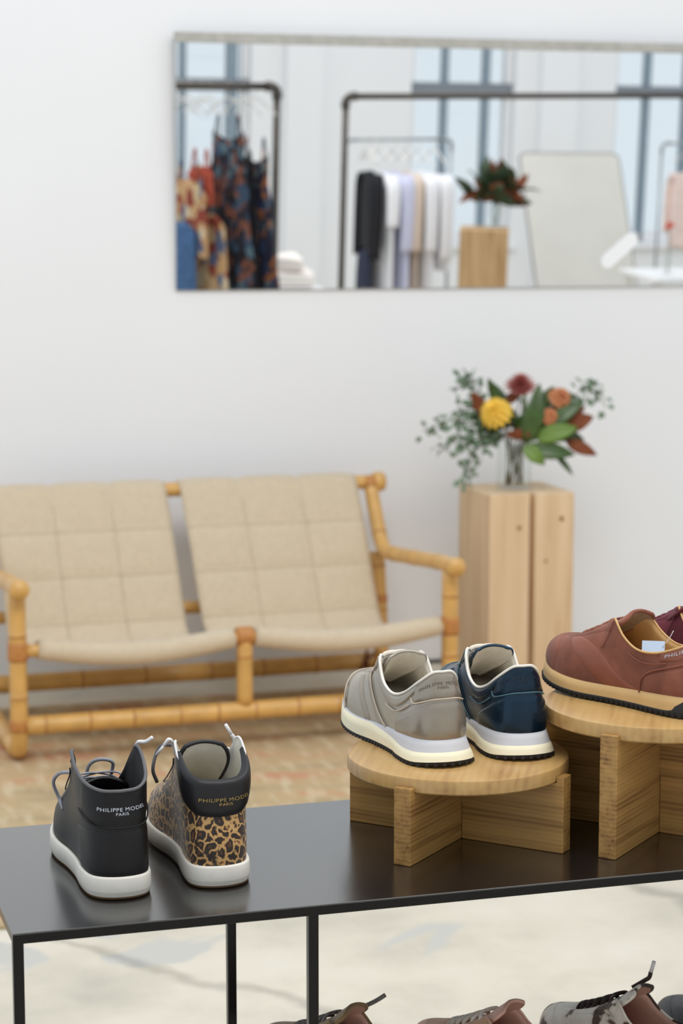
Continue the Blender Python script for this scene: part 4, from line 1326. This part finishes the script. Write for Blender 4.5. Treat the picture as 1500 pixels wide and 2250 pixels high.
def leafy(name, label, root, mouth, leaves, group, cat='branch'):
    """a branch whose leaves run from point a to point b"""
    t = thing(name, label, cat, root, 0, group)
    o = Vector(root)
    tips = [Vector(l[0]) for l in leaves]
    top = sum(tips, Vector()) / len(tips)
    tube('stem', catmull([(0, 0, 0), np.array(Vector(mouth) - o), np.array(top - o)], 6), 0.003, M_stem, t, 6)
    for a, b, w, mt, roll in leaves:
        L = (Vector(b) - Vector(a)).length
        me = leaf_mesh(L, w, 0.10, 0.12)
        lf = link('leaf', me, mt, t)
        orient(lf, Vector(a) - o, Vector(b) - o, roll)
        tube('petiole', [np.array(top - o), np.array(Vector(a) - o)], 0.0016, M_stem, t, 5)
    return t
def spray(label, root, mouth, pts, group, seed, n=26, sz=0.017):
    t = thing('eucalyptus_sprig', label, 'sprig', root, 0, group)
    o = Vector(root)
    rel = lambda p: np.array(Vector(p) - o)
    C = catmull([rel(root), rel(mouth)] + [rel(p) for p in pts], 10)
    tube('stem', C, 0.0014, M_stem, t, 5)
    rr = random.Random(seed)
    C2 = C[16:]
    ms = leaf_mesh(sz * 1.5, sz * 0.52, 0.1, 0.1, 5); ms.materials.append(M_euc)
    n = int(n * 1.7)
    for i in range(n):
        p = C2[int(i / n * (len(C2) - 1))]
        dirv = Vector((rr.uniform(-1, 1), rr.uniform(-1, 1), rr.uniform(-1, 0.7))).normalized()
        tw = rr.uniform(0.003, 0.032)
        lf = bpy.data.objects.new('leaf', ms)
        COL.objects.link(lf); lf.parent = t
        a = Vector(p) + dirv * tw
        orient(lf, a, a + dirv * sz * 1.5, rr.uniform(-1.5, 1.5))
        k_ = rr.uniform(0.7, 1.15); lf.scale = (k_, k_, k_)
    return t

VP = Vector((0.583, 7.175, LZ + 0.0005))
vase('clear glass cylinder vase of stems on the split log pedestal', VP, 'glass vases of flowers')
def bq(x, z, y=0.0, o=VP):
    """centimetres right of, above and behind the vase's foot"""
    return o + Vector((x / 100, y / 100, z / 100))
GB = 'flowers and foliage in the vase on the split log'
def root_of(i, o=VP):
    a = i * 2.4
    return o + Vector((0.030 * math.cos(a), 0.030 * math.sin(a), 0.010))
def mouth_of(i, o=VP):
    a = i * 2.4 + 2.2
    return o + Vector((0.040 * math.cos(a), 0.040 * math.sin(a), 0.172))
flower('yellow_dahlia', 'large yellow dahlia facing out of the vase bouquet', root_of(0), bq(-2, 17.5, -2), bq(-6.8, 26.0, -7), 0.060, M_yellow, 5, GB)
flower('red_protea', 'dusky red spiky flower at the top of the bouquet', root_of(1), bq(0, 17.5, 1), bq(1.8, 33.0, 1), 0.062, M_red, 5, GB, True)
flower('orange_dahlia', 'terracotta orange bloom high on the bouquet\'s right side', root_of(2), bq(2, 17.5, 1), bq(14.6, 30.5, -2), 0.045, M_orange, 4, GB)
flower('orange_dahlia', 'smaller terracotta bloom half hidden below the upper orange one', root_of(3), bq(3, 17.5, 0), bq(11.2, 24.5, -4), 0.036, M_orange, 4, GB)
leafy('magnolia_branch', 'glossy green magnolia leaves standing up in the bouquet centre', root_of(4), bq(1, 17.5, 0),
      [(bq(3.4, 15.5, -6), bq(7.9, 36.0, -5), 0.034, M_leaf_g, 1.5), (bq(2.0, 19, -4), bq(1.5, 32, -2), 0.026, M_leaf_g, 1.4), (bq(-4.5, 27, 0), bq(-9.2, 37.4, 0), 0.018, M_leaf_g, 1.6), (bq(-2.8, 21.5, -4), bq(-13.5, 20.0, -5), 0.020, M_leaf_g, 1.2), (bq(4.5, 24, 2), bq(9, 34, 6), 0.026, M_leaf_g, 1.4), (bq(-3, 20, 3), bq(-9, 29, 5), 0.026, M_leaf_g, 1.3), (bq(0, 22, -3), bq(5, 24, -8), 0.024, M_leaf_g, 1.2)], GB)
leafy('magnolia_branch', 'broad green magnolia leaves spreading low on the bouquet\'s right', root_of(5), bq(3, 17.0, -1),
      [(bq(8, 19.5, -4), bq(23.2, 30.2, -4), 0.026, M_leaf_g, 1.3), (bq(6.4, 17.3, -6), bq(20.6, 21.5, -7), 0.030, M_leaf_l, 1.3), (bq(3.2, 14.2, -6), bq(19.8, 12.3, -7), 0.030, M_leaf_g, 1.3), (bq(2.6, 15.4, -7), bq(9.5, 9.0, -9), 0.026, M_leaf_l, 1.2), (bq(13.3, 12.1, -3), bq(19.5, 5.0, -4), 0.010, M_leaf_g, 1.2), (bq(12, 24, 2), bq(20, 32, 4), 0.024, M_leaf_g, 1.4), (bq(13, 19, 3), bq(24, 16, 3), 0.024, M_leaf_g, 1.4), (bq(8, 22, 0), bq(15, 20, -5), 0.028, M_leaf_g, 1.3)], GB)
leafy('magnolia_branch', 'green leaves filling the back of the bouquet', root_of(14), bq(0, 17.5, 2),
      [(bq(-2, 22, 4), bq(-6, 35, 6), 0.022, M_euc, 1.4), (bq(2, 22, 5), bq(3, 36, 8), 0.024, M_leaf_l, 1.5), (bq(7, 24, 6), bq(14, 34, 9), 0.026, M_leaf_g, 1.3), (bq(10, 22, 7), bq(21, 27, 9), 0.026, M_leaf_g, 1.3), (bq(-4, 20, 5), bq(-15, 24, 7), 0.024, M_leaf_g, 1.4), (bq(-3, 18, 2), bq(-12, 15, 1), 0.022, M_euc, 1.3), (bq(-6, 21, 0), bq(-15, 22, -2), 0.020, M_euc, 1.1), (bq(9, 18, 2), bq(21, 18, 2), 0.026, M_leaf_g, 1.4), (bq(0, 20, -1), bq(-4, 30, -1), 0.022, M_leaf_g, 1.3), (bq(4, 20, 1), bq(12, 28, 0), 0.026, M_leaf_g, 1.2)], GB)
leafy('rust_magnolia_branch', 'rust brown leaf undersides on the right edge of the bouquet', root_of(6), bq(3.4, 17, 1),
      [(bq(16.2, 21, -2), bq(26.2, 24.6, -3), 0.030, M_leaf_b, 1.4), (bq(17.0, 16.3, -2), bq(27.6, 11.6, -3), 0.022, M_leaf_b, 1.4), (bq(15, 19, 0), bq(24, 28, 2), 0.018, M_leaf_b, 1.2)], GB)
leafy('rust_magnolia_branch', 'rust brown leaves between the yellow dahlia and the vase rim', root_of(7), bq(-2, 17, -2),
      [(bq(5, 18.3, -7), bq(-3.8, 19.2, -9), 0.020, M_leaf_b, 1.2), (bq(-10.2, 24.5, -2), bq(-14.6, 33.0, -2), 0.024, M_leaf_b, 1.5), (bq(-3, 30, 2), bq(1.5, 31, 1), 0.018, M_leaf_b, 1.4)], GB)
spray('grey green eucalyptus sprig reaching far left of the vase', root_of(8), bq(-3.5, 17.4, -1), [bq(-10.4, 20.6, -2), bq(-21, 23.5, -3), bq(-31, 19.5, -3)], GB, 1, 44)
spray('eucalyptus sprig arching over the upper left of the bouquet', root_of(9), bq(-3.0, 17.4, 1), [bq(-12, 30, 1), bq(-15.5, 38, 1), bq(-20, 33, 1)], GB, 2, 36)
spray('eucalyptus sprig hanging down beside the left of the vase', root_of(10), bq(-3.6, 17.6, -1), [bq(-9, 16.0, -4), bq(-14, 12, -5), bq(-17.3, 2.5, -5)], GB, 3, 40)
spray('eucalyptus sprig curling over the right end of the bouquet', root_of(11), bq(3.6, 17.4, 1), [bq(18.5, 29, 2), bq(25, 35, 2), bq(31, 27, 2)], GB, 4, 40)
spray('short eucalyptus sprig under the left spray of the bouquet', root_of(12), bq(-3.6, 17.4, -2), [bq(-11, 18, -4), bq(-18, 17.5, -5), bq(-25, 13.5, -5)], GB, 5, 40)
spray('eucalyptus sprig tucked behind the yellow dahlia', root_of(13), bq(-2.6, 17.4, 1), [bq(-6, 24, 0), bq(-12, 27, 0), bq(-19, 27, 0)], GB, 6, 36)

# ------------------------------------------------------------------ the shop behind the camera, seen in the mirror
def pipe_rack(label, p0, p1, h0, h1, rad, mat, group, feet=True):
    """two posts with elbows and a bar: p0, p1 are floor points"""
    t = thing('clothes_rack', label, 'clothes rack', p0, 0, group)
    o = Vector(p0)
    b = Vector(p1) - o
    d = b.normalized()
    e = 0.045
    for base, hh in ((Vector((0, 0, 0)), h0), (b, h1)):
        tube('post', [base + Vector((0, 0, 0.012)), base + Vector((0, 0, hh - e))], rad, mat, t, 12)
        pmesh('floor_flange', *lathe_geo([(0.0, 0.0), (rad * 2.6, 0.0), (rad * 2.6, 0.008), (rad * 1.5, 0.010), (rad * 1.3, 0.03), (0, 0.03)], 18), mat, t, loc=base)
    tube('hanging_bar', [d * e + Vector((0, 0, h0)), b - d * e + Vector((0, 0, h1))], rad, mat, t, 12)
    for base, hh, s in ((Vector((0, 0, 0)), h0, 1), (b, h1, -1)):
        q = [base + Vector((0, 0, hh - e * 1.3)), base + Vector((0, 0, hh - e * 0.6)), base + d * s * e * 0.25 + Vector((0, 0, hh - e * 0.22)), base + d * s * e * 0.62 + Vector((0, 0, hh)), base + d * s * e * 1.3 + Vector((0, 0, hh))]
        C = catmull(q, 5)
        tube('elbow', C, [rad * 1.45 if (i < 4 or i > len(C) - 5) else rad * 1.25 for i in range(len(C))], mat, t, 12)
    return t
GR = 'iron pipe clothes racks behind the camera'
pipe_rack('dark pipe rack of printed dresses reflected at the mirror\'s left end', room(0.735, 3.54), room(-0.06, 3.47), 1.93, 1.93, 0.019, M_pipe, GR)
pipe_rack('long empty dark pipe rack reflected across the mirror', room(1.12, 3.62), room(3.35, 3.95), 1.885, 1.91, 0.017, M_pipe, GR)
M_thin = plain('brushed_steel_rail', (150, 156, 160), 0.35, metal=0.6, var=0.05)
pipe_rack('slim steel rail of white shirts reflected in the mirror', room(2.325, 5.44), room(1.66, 5.46), 1.575, 1.565, 0.009, M_thin, GR)
pipe_rack('slim steel rail reflected at the mirror\'s right end', room(4.16, 6.40), room(4.95, 6.46), 1.51, 1.51, 0.009, M_thin, GR)

M_hanger = plain('white_hanger', (226, 224, 218), 0.5)
def hanger(p, az, w=0.38, what=''):
    t = thing('clothes_hanger', 'white hanger for the ' + ' '.join(what.split()[:12]), 'hanger', p, az, 'clothes hangers')
    tube('shoulder_bar', catmull([(-w / 2, 0, -0.135), (-w / 4, 0, -0.085), (0, 0, -0.058), (w / 4, 0, -0.085), (w / 2, 0, -0.135)], 5), 0.005, M_hanger, t, 7)
    tube('hook', catmull([(0, 0, -0.058), (0, 0, -0.012), (0.018, 0, 0.010), (0.006, 0, 0.024), (-0.014, 0, 0.014)], 5), 0.002, M_hanger, t, 6)
    return t
def garment(name, label, cat, bar, az, length, w_top, w_hem, mat, group, sleeves=0.0, straps=False, folds=5, seed=0, top=0.14, sw_mat=None, trousers=False):
    """cloth hanging from a hanger: bar is the point on the rail, az the hanger's direction"""
    t = thing(name, label, cat, bar, az, group)
    rr = random.Random(seed)
    ph = rr.random() * 6
    V, Fc = [], []
    nz, na = 22, 48
    for j in range(nz + 1):
        f = j / nz
        z = -top - f * length
        if straps:
            hw = (w_top * (0.72 + 0.0 * f) if f < 0.14 else 0) or (w_top * (0.72 + 0.28 * min(1, (f - 0.14) / 0.1)) if f < 0.24 else w_top * (1 - 0.10 * math.sin(math.pi * min(1, (f - 0.24) / 0.3))) + (w_hem - w_top) * ((f - 0.24) / 0.76) ** 1.2)
        else:
            hw = w_top * (0.42 + 0.58 * min(1, f / 0.09) ** 0.6) + (w_hem - w_top) * f
        th = 0.012 + 0.013 * min(1, f / 0.25)
        for i in range(na):
            a = 2 * math.pi * i / na
            fold = 1 + 0.16 * f * math.sin(folds * a + ph + 2 * f)
            drop = 0
            if f == 0:
                drop = -0.030 * (1 - abs(math.cos(a))) if not straps else -0.05 * (1 - abs(math.cos(a))) ** 0.7
            elif f < 0.08 and not straps:
                drop = 0.03 * abs(math.cos(a)) ** 2 * 0
            V.append((hw / 2 * math.copysign(abs(math.cos(a)) ** 0.8, math.cos(a)) * (1 + 0.03 * f * math.sin(3 * a + ph)), th * math.sin(a) * fold, z + drop - (0.5 * w_top * abs(math.cos(a)) * 0.20 * (1 - f) if not straps else 0)))
    for j in range(nz):
        for i in range(na):
            i2 = (i + 1) % na
            Fc.append((j * na + i, (j + 1) * na + i, (j + 1) * na + i2, j * na + i2))
    o = pmesh('body', V, Fc, mat, t)
    md = o.modifiers.new('thick', 'SOLIDIFY'); md.thickness = 0.002
    if sleeves > 0:
        for sg in (-1, 1):
            x = sg * w_top * 0.46
            pts = catmull([(x * 0.82, 0, -top - 0.055), (x * 1.08, 0.004, -top - 0.12), (x * 1.16, 0.008, -top - 0.05 - sleeves * 0.6), (x * 1.18, 0.012, -top - 0.05 - sleeves)], 6)
            tube('sleeve', pts, [0.050 - 0.012 * k / (len(pts) - 1) for k in range(len(pts))], sw_mat or mat, t, 12, flat=0.55)
    if straps:
        for sg in (-1, 1):
            x = sg * w_top * 0.26
            tube('strap', catmull([(x, 0.018, -top - 0.03), (x * 0.9, 0.008, -top + 0.045), (x * 0.85, 0, -top + 0.075), (x * 0.9, -0.008, -top + 0.045), (x, -0.018, -top - 0.03)], 5), 0.007, mat, t, 6, flat=0.4)
    return t
def print_mat(name, cols, scale, stretch=(1, 1, 0.6)):
    m, nt, b = new_mat(name)
    v = coords(nt, stretch)
    n = N(nt, 'ShaderNodeTexNoise'); n.inputs['Scale'].default_value = scale * 0.6; n.inputs['Detail'].default_value = 2
    nt.links.new(v, n.inputs['Vector'])
    ad = N(nt, 'ShaderNodeVectorMath'); ad.operation = 'MULTIPLY_ADD'
    nt.links.new(n.outputs['Color'], ad.inputs[0]); ad.inputs[1].default_value = (0.08, 0.08, 0.08); nt.links.new(v, ad.inputs[2])
    vo = N(nt, 'ShaderNodeTexVoronoi'); vo.inputs['Scale'].default_value = scale
    nt.links.new(ad.outputs[0], vo.inputs['Vector'])
    sp = N(nt, 'ShaderNodeSeparateColor')
    nt.links.new(vo.outputs['Color'], sp.inputs[0])
    k = len(cols)
    nt.links.new(ramp(nt, sp.outputs[0], [(i / k, lin(c)) for i, c in enumerate(cols)], 'CONSTANT'), b.inputs['Base Color'])
    setin(b, 'Roughness', 0.9)
    return m
M_pr1 = print_mat('dark_floral_print', [(28, 30, 40), (62, 82, 106), (34, 34, 46), (134, 84, 66), (92, 116, 130), (30, 28, 34), (44, 46, 60)], 34)
M_pr2 = print_mat('navy_paisley_print', [(30, 34, 54), (44, 62, 96), (26, 28, 44), (156, 98, 58), (104, 122, 130), (34, 36, 60), (40, 44, 62)], 34)
M_pr3 = print_mat('cream_rust_print', [(214, 188, 146), (198, 152, 110), (224, 206, 176), (150, 70, 56), (96, 110, 140), (206, 166, 120)], 24)
M_redc = plain('red_cotton', (190, 88, 66), 0.9)
M_pinkc = plain('pale_pink_cotton', (236, 214, 206), 0.9)
M_denim = plain('mid_blue_denim', (74, 108, 152), 0.9, var=0.2)
M_blackc = plain('black_wool', (26, 26, 32), 0.9)
M_whitec = plain('white_cotton', (240, 240, 244), 0.9, var=0.02)
M_lilacc = plain('lilac_cotton', (206, 208, 232), 0.9, var=0.03)
M_beigec = plain('beige_cotton', (222, 204, 188), 0.9, var=0.03)
M_navyc = plain('navy_wool', (36, 42, 66), 0.9)
GC1, GC2 = 'garments on the left pipe rack', 'shirts on the slim steel rail'
def on_bar(u, v0=3.54, z=1.93): return room(u, v0, z - 0.030)
AZ = TH + R(90)
for u, da, args in (
    (0.235, -30, ('denim_skirt', 'blue denim piece low at the mirror\'s left edge', 'skirt', 0.62, 0.24, 0.28, M_denim, dict(top=0.62))),
    (0.285, -26, ('print_blouse', 'cream and rust print blouse reflected beside the mirror\'s left edge', 'blouse', 0.40, 0.30, 0.32, M_pr3, dict(top=0.42, straps=True))),
    (0.345, -28, ('red_camisole', 'short red camisole hanging on the left pipe rack', 'top', 0.20, 0.20, 0.20, M_redc, dict(top=0.36, straps=True))),
    (0.385, -28, ('print_skirt', 'cream and brown print skirt hanging below the red camisole', 'skirt', 0.75, 0.26, 0.40, M_pr3, dict(top=0.58))),
    (0.485, -34, ('print_dress', 'dark floral sleeveless dress on the left pipe rack', 'dress', 1.15, 0.30, 0.52, M_pr1, dict(top=0.19, straps=True))),
    (0.555, -30, ('black_dress', 'plain black strap dress between two print dresses', 'dress', 1.10, 0.26, 0.40, M_blackc, dict(top=0.36, straps=True))),
    (0.625, -34, ('print_dress', 'navy paisley dress nearest the pipe rack\'s end post', 'dress', 1.15, 0.26, 0.56, M_pr2, dict(top=0.30, straps=True)))):
    nm, lab, cat, ln, wt, wh, mt, kw = args
    garment(nm, lab, cat, on_bar(u), AZ + R(da), ln, wt, wh, mt, GC1, seed=int(u * 1000), **kw)
    hanger(on_bar(u) + Vector((0, 0, 0.028)), AZ + R(da), 0.28, lab)
for u, vv, da, args in (
    (1.790, 5.455, 0, ('navy_trousers', 'navy trousers at the left end of the slim steel rail', 'trousers', 0.62, 0.26, 0.30, M_navyc, dict(top=0.62))),
    (1.815, 5.454, 0, ('black_jacket', 'black jacket at the left end of the slim steel rail', 'jacket', 0.50, 0.30, 0.30, M_blackc, dict(sleeves=0.50))),
    (1.880, 5.452, -10, ('white_tee', 'white short sleeved shirt next to the black jacket', 'shirt', 0.80, 0.38, 0.40, M_whitec, dict(sleeves=0.30))),
    (1.975, 5.449, -10, ('lilac_shirt', 'pale lilac long shirt on the slim steel rail', 'shirt', 0.95, 0.36, 0.44, M_lilacc, dict(sleeves=0.45))),
    (2.045, 5.447, -10, ('beige_shirt', 'beige shirt between the lilac and white ones', 'shirt', 0.75, 0.32, 0.36, M_beigec, dict(sleeves=0.45))),
    (2.125, 5.445, -10, ('white_shirt', 'long white shirt in the middle of the slim steel rail', 'shirt', 0.98, 0.38, 0.46, M_whitec, dict(sleeves=0.45))),
    (2.215, 5.443, -10, ('white_blouse', 'shorter white blouse beside the slim rail\'s right post', 'shirt', 0.62, 0.40, 0.44, M_whitec, dict(sleeves=0.50)))):
    nm, lab, cat, ln, wt, wh, mt, kw = args
    p = room(u, vv, 1.57 - 0.022)
    garment(nm, lab, cat, p, AZ + R(da), ln, wt, wh, mt, GC2, seed=int(u * 1000), **kw)
    hanger(p + Vector((0, 0, 0.022)), AZ + R(da), 0.30, lab)
garment('pink_blouse', 'pale pink blouse on the rail at the mirror\'s right end', 'blouse', room(4.36, 6.41, 1.485), AZ - R(10), 0.55, 0.34, 0.36, M_pinkc, 'garments on the right rail', seed=3, sleeves=0.4)
hanger(room(4.36, 6.41, 1.507), AZ - R(10), 0.30, 'pale pink blouse')

# second log with a dark bouquet
LP2 = room(2.225, 4.93, 0)
log_block('log_pedestal', 'taller amber log pedestal reflected in the mirror under dark flowers', LP2, TH + R(20), 0.285, 0.27, 1.10, [(0.16, 0.014, 0.03)], M_log2, 'squared log pedestals')
V2 = room(2.405, 4.84, 1.1005)
vase('slim clear glass vase reflected on the taller log', V2, 'glass vases of flowers', 0.045, 0.13)
G2 = 'dark bouquet reflected in the mirror'
M_dkleaf = plain('deep_green_leaf', (44, 62, 34), 0.5, var=0.25)
rr = random.Random(9)
for k, lab in enumerate(('dark leafy branch leaning left in the reflected bouquet', 'dark leafy branch upright in the reflected bouquet', 'dark leafy branch leaning right in the reflected bouquet')):
    lv = []
    for i in range(20):
        az_ = rr.uniform(0, 6.28); el = rr.uniform(-0.5, 1.5); r0 = rr.uniform(0.02, 0.08); ln = rr.uniform(0.09, 0.15)
        c = V2 + Vector((0, 0, 0.20)) + U * (k - 1) * -0.075
        dv = Vector((math.cos(az_) * math.cos(el), math.sin(az_) * math.cos(el), math.sin(el)))
        lv.append((c + dv * r0, c + dv * (r0 + ln), 0.038, M_leaf_b if rr.random() < 0.22 else M_dkleaf, rr.uniform(0, 3)))
    leafy('dark_branch', lab, V2 + Vector((0.01 * k - 0.01, 0, 0.012)), V2 + Vector((0.02 * (k - 1), 0, 0.13)), lv, G2)

# leaning panel, white table with a tulip, folded knits
pan = thing('leaning_mirror', 'tall greige standing mirror with rounded corners leaning back, seen in the wall mirror', 'mirror', room(3.03, 5.40, 0.0), TH)
def round_rect(w, h, r, n=6):
    p = []
    for cx, cy, a0 in ((w - r, r, -90), (w - r, h - r, 0), (r, h - r, 90), (r, r, 180)):
        for k in range(n + 1):
            a = R(a0 + 90 * k / n)
            p.append((cx + r * math.cos(a), cy + r * math.sin(a)))
    return p
lean = R(90 + 27)
prism('panel', round_rect(0.70, 1.62, 0.05), 0, 0.012, plain('greige_surface', (206, 203, 194), 0.35, var=0.03, vscale=4), pan, rot=(lean, 0, 0), loc=(0, 0, 0.012))
fr = [(x, y, 0.006) for x, y in round_rect(0.70, 1.62, 0.05)]
tube('panel_frame', fr, 0.008, plain('grey_frame', (134, 132, 130), 0.5), pan, 8, closed=True, rot=(lean, 0, 0), loc=(0, 0, 0.012))
for x in (0.30, 0.40):
    tube('back_strut', [(x, -0.70, 1.34), (x, -0.98, 0.008)], 0.010, M_thin, pan, 8)

def table(label, u0, u1, v0, v1, z):
    t = thing('white_table', label, 'table', room(u0, v1, 0), TH, 'white shop tables behind the camera')
    w, d = u1 - u0, v1 - v0
    box('tabletop', (0, 0, z - 0.03), (w, d, z), M_white_lac, t, 0.004)
    for x in (0.03, w - 0.07):
        for y in (0.03, d - 0.07):
            box('leg', (x, y, 0), (x + 0.04, y + 0.04, z - 0.03), M_white_lac, t, 0.003)
    return t
M_white_lac = plain('white_lacquer', (236, 236, 236), 0.4, var=0.01)
table('white table with a tulip reflected at the mirror\'s right end', 3.17, 4.25, 4.20, 4.75, 0.86)
table('white table under a pile of pale knits reflected in the mirror', 0.86, 1.20, 4.15, 4.60, 0.82)
table('low white table with a flat folded knit reflected in the mirror', 1.75, 2.15, 2.95, 3.40, 0.86)
def folded(name, label, p, w, d, h, mat, group, seed):
    t = thing(name, label, 'sweater', p, TH + R(seed * 3), group)
    V, Fc = [], []
    n = 20
    for j in range(9):
        f = j / 8
        zz = h * f
        pin = 1 - 0.10 * (2 * f - 1) ** 4 - (0.10 if j in (0, 8) else 0)
        for i in range(n):
            a = 2 * math.pi * i / n
            c, s_ = math.cos(a), math.sin(a)
            V.append((w / 2 * pin * math.copysign(abs(c) ** 0.5, c), d / 2 * pin * math.copysign(abs(s_) ** 0.5, s_), zz + (0.012 * math.cos(2 * a + seed) * f if j > 4 else 0)))
    for j in range(8):
        for i in range(n):
            Fc.append((j * n + i, j * n + (i + 1) % n, (j + 1) * n + (i + 1) % n, (j + 1) * n + i))
    Fc.append(tuple(range(n))[::-1]); Fc.append(tuple(8 * n + i for i in range(n)))
    pmesh('knit_body', V, Fc, mat, t)
    return t
GF = 'folded knits on the white tables'
M_cream_k = plain('cream_knit', (240, 232, 224), 0.95, var=0.04, vscale=80, bmp=0.4, bscale=200)
folded('folded_knit', 'cream folded knit at the bottom of the reflected pile', room(1.03, 4.38, 0.8205), 0.28, 0.26, 0.085, M_cream_k, GF, 1)
folded('folded_knit', 'cream folded knit on top of the reflected pile', room(1.01, 4.38, 0.9065), 0.20, 0.22, 0.080, M_cream_k, GF, 2)
folded('folded_knit', 'flat white folded knit alone on the low table', room(1.95, 3.17, 0.8605), 0.26, 0.20, 0.07, M_whitec, GF, 3)
bt = vase('small bud vase with a red tulip on the white table', room(3.34, 4.42, 0.8605), 'glass vases of flowers', 0.025, 0.12)
flower('red_tulip', 'red tulip in the bud vase reflected at the mirror\'s right', room(3.34, 4.42, 0.8705), room(3.345, 4.42, 0.98), room(3.34, 4.42, 1.14), 0.035, plain('tulip_red', (224, 78, 50), 0.5), 3, G2)
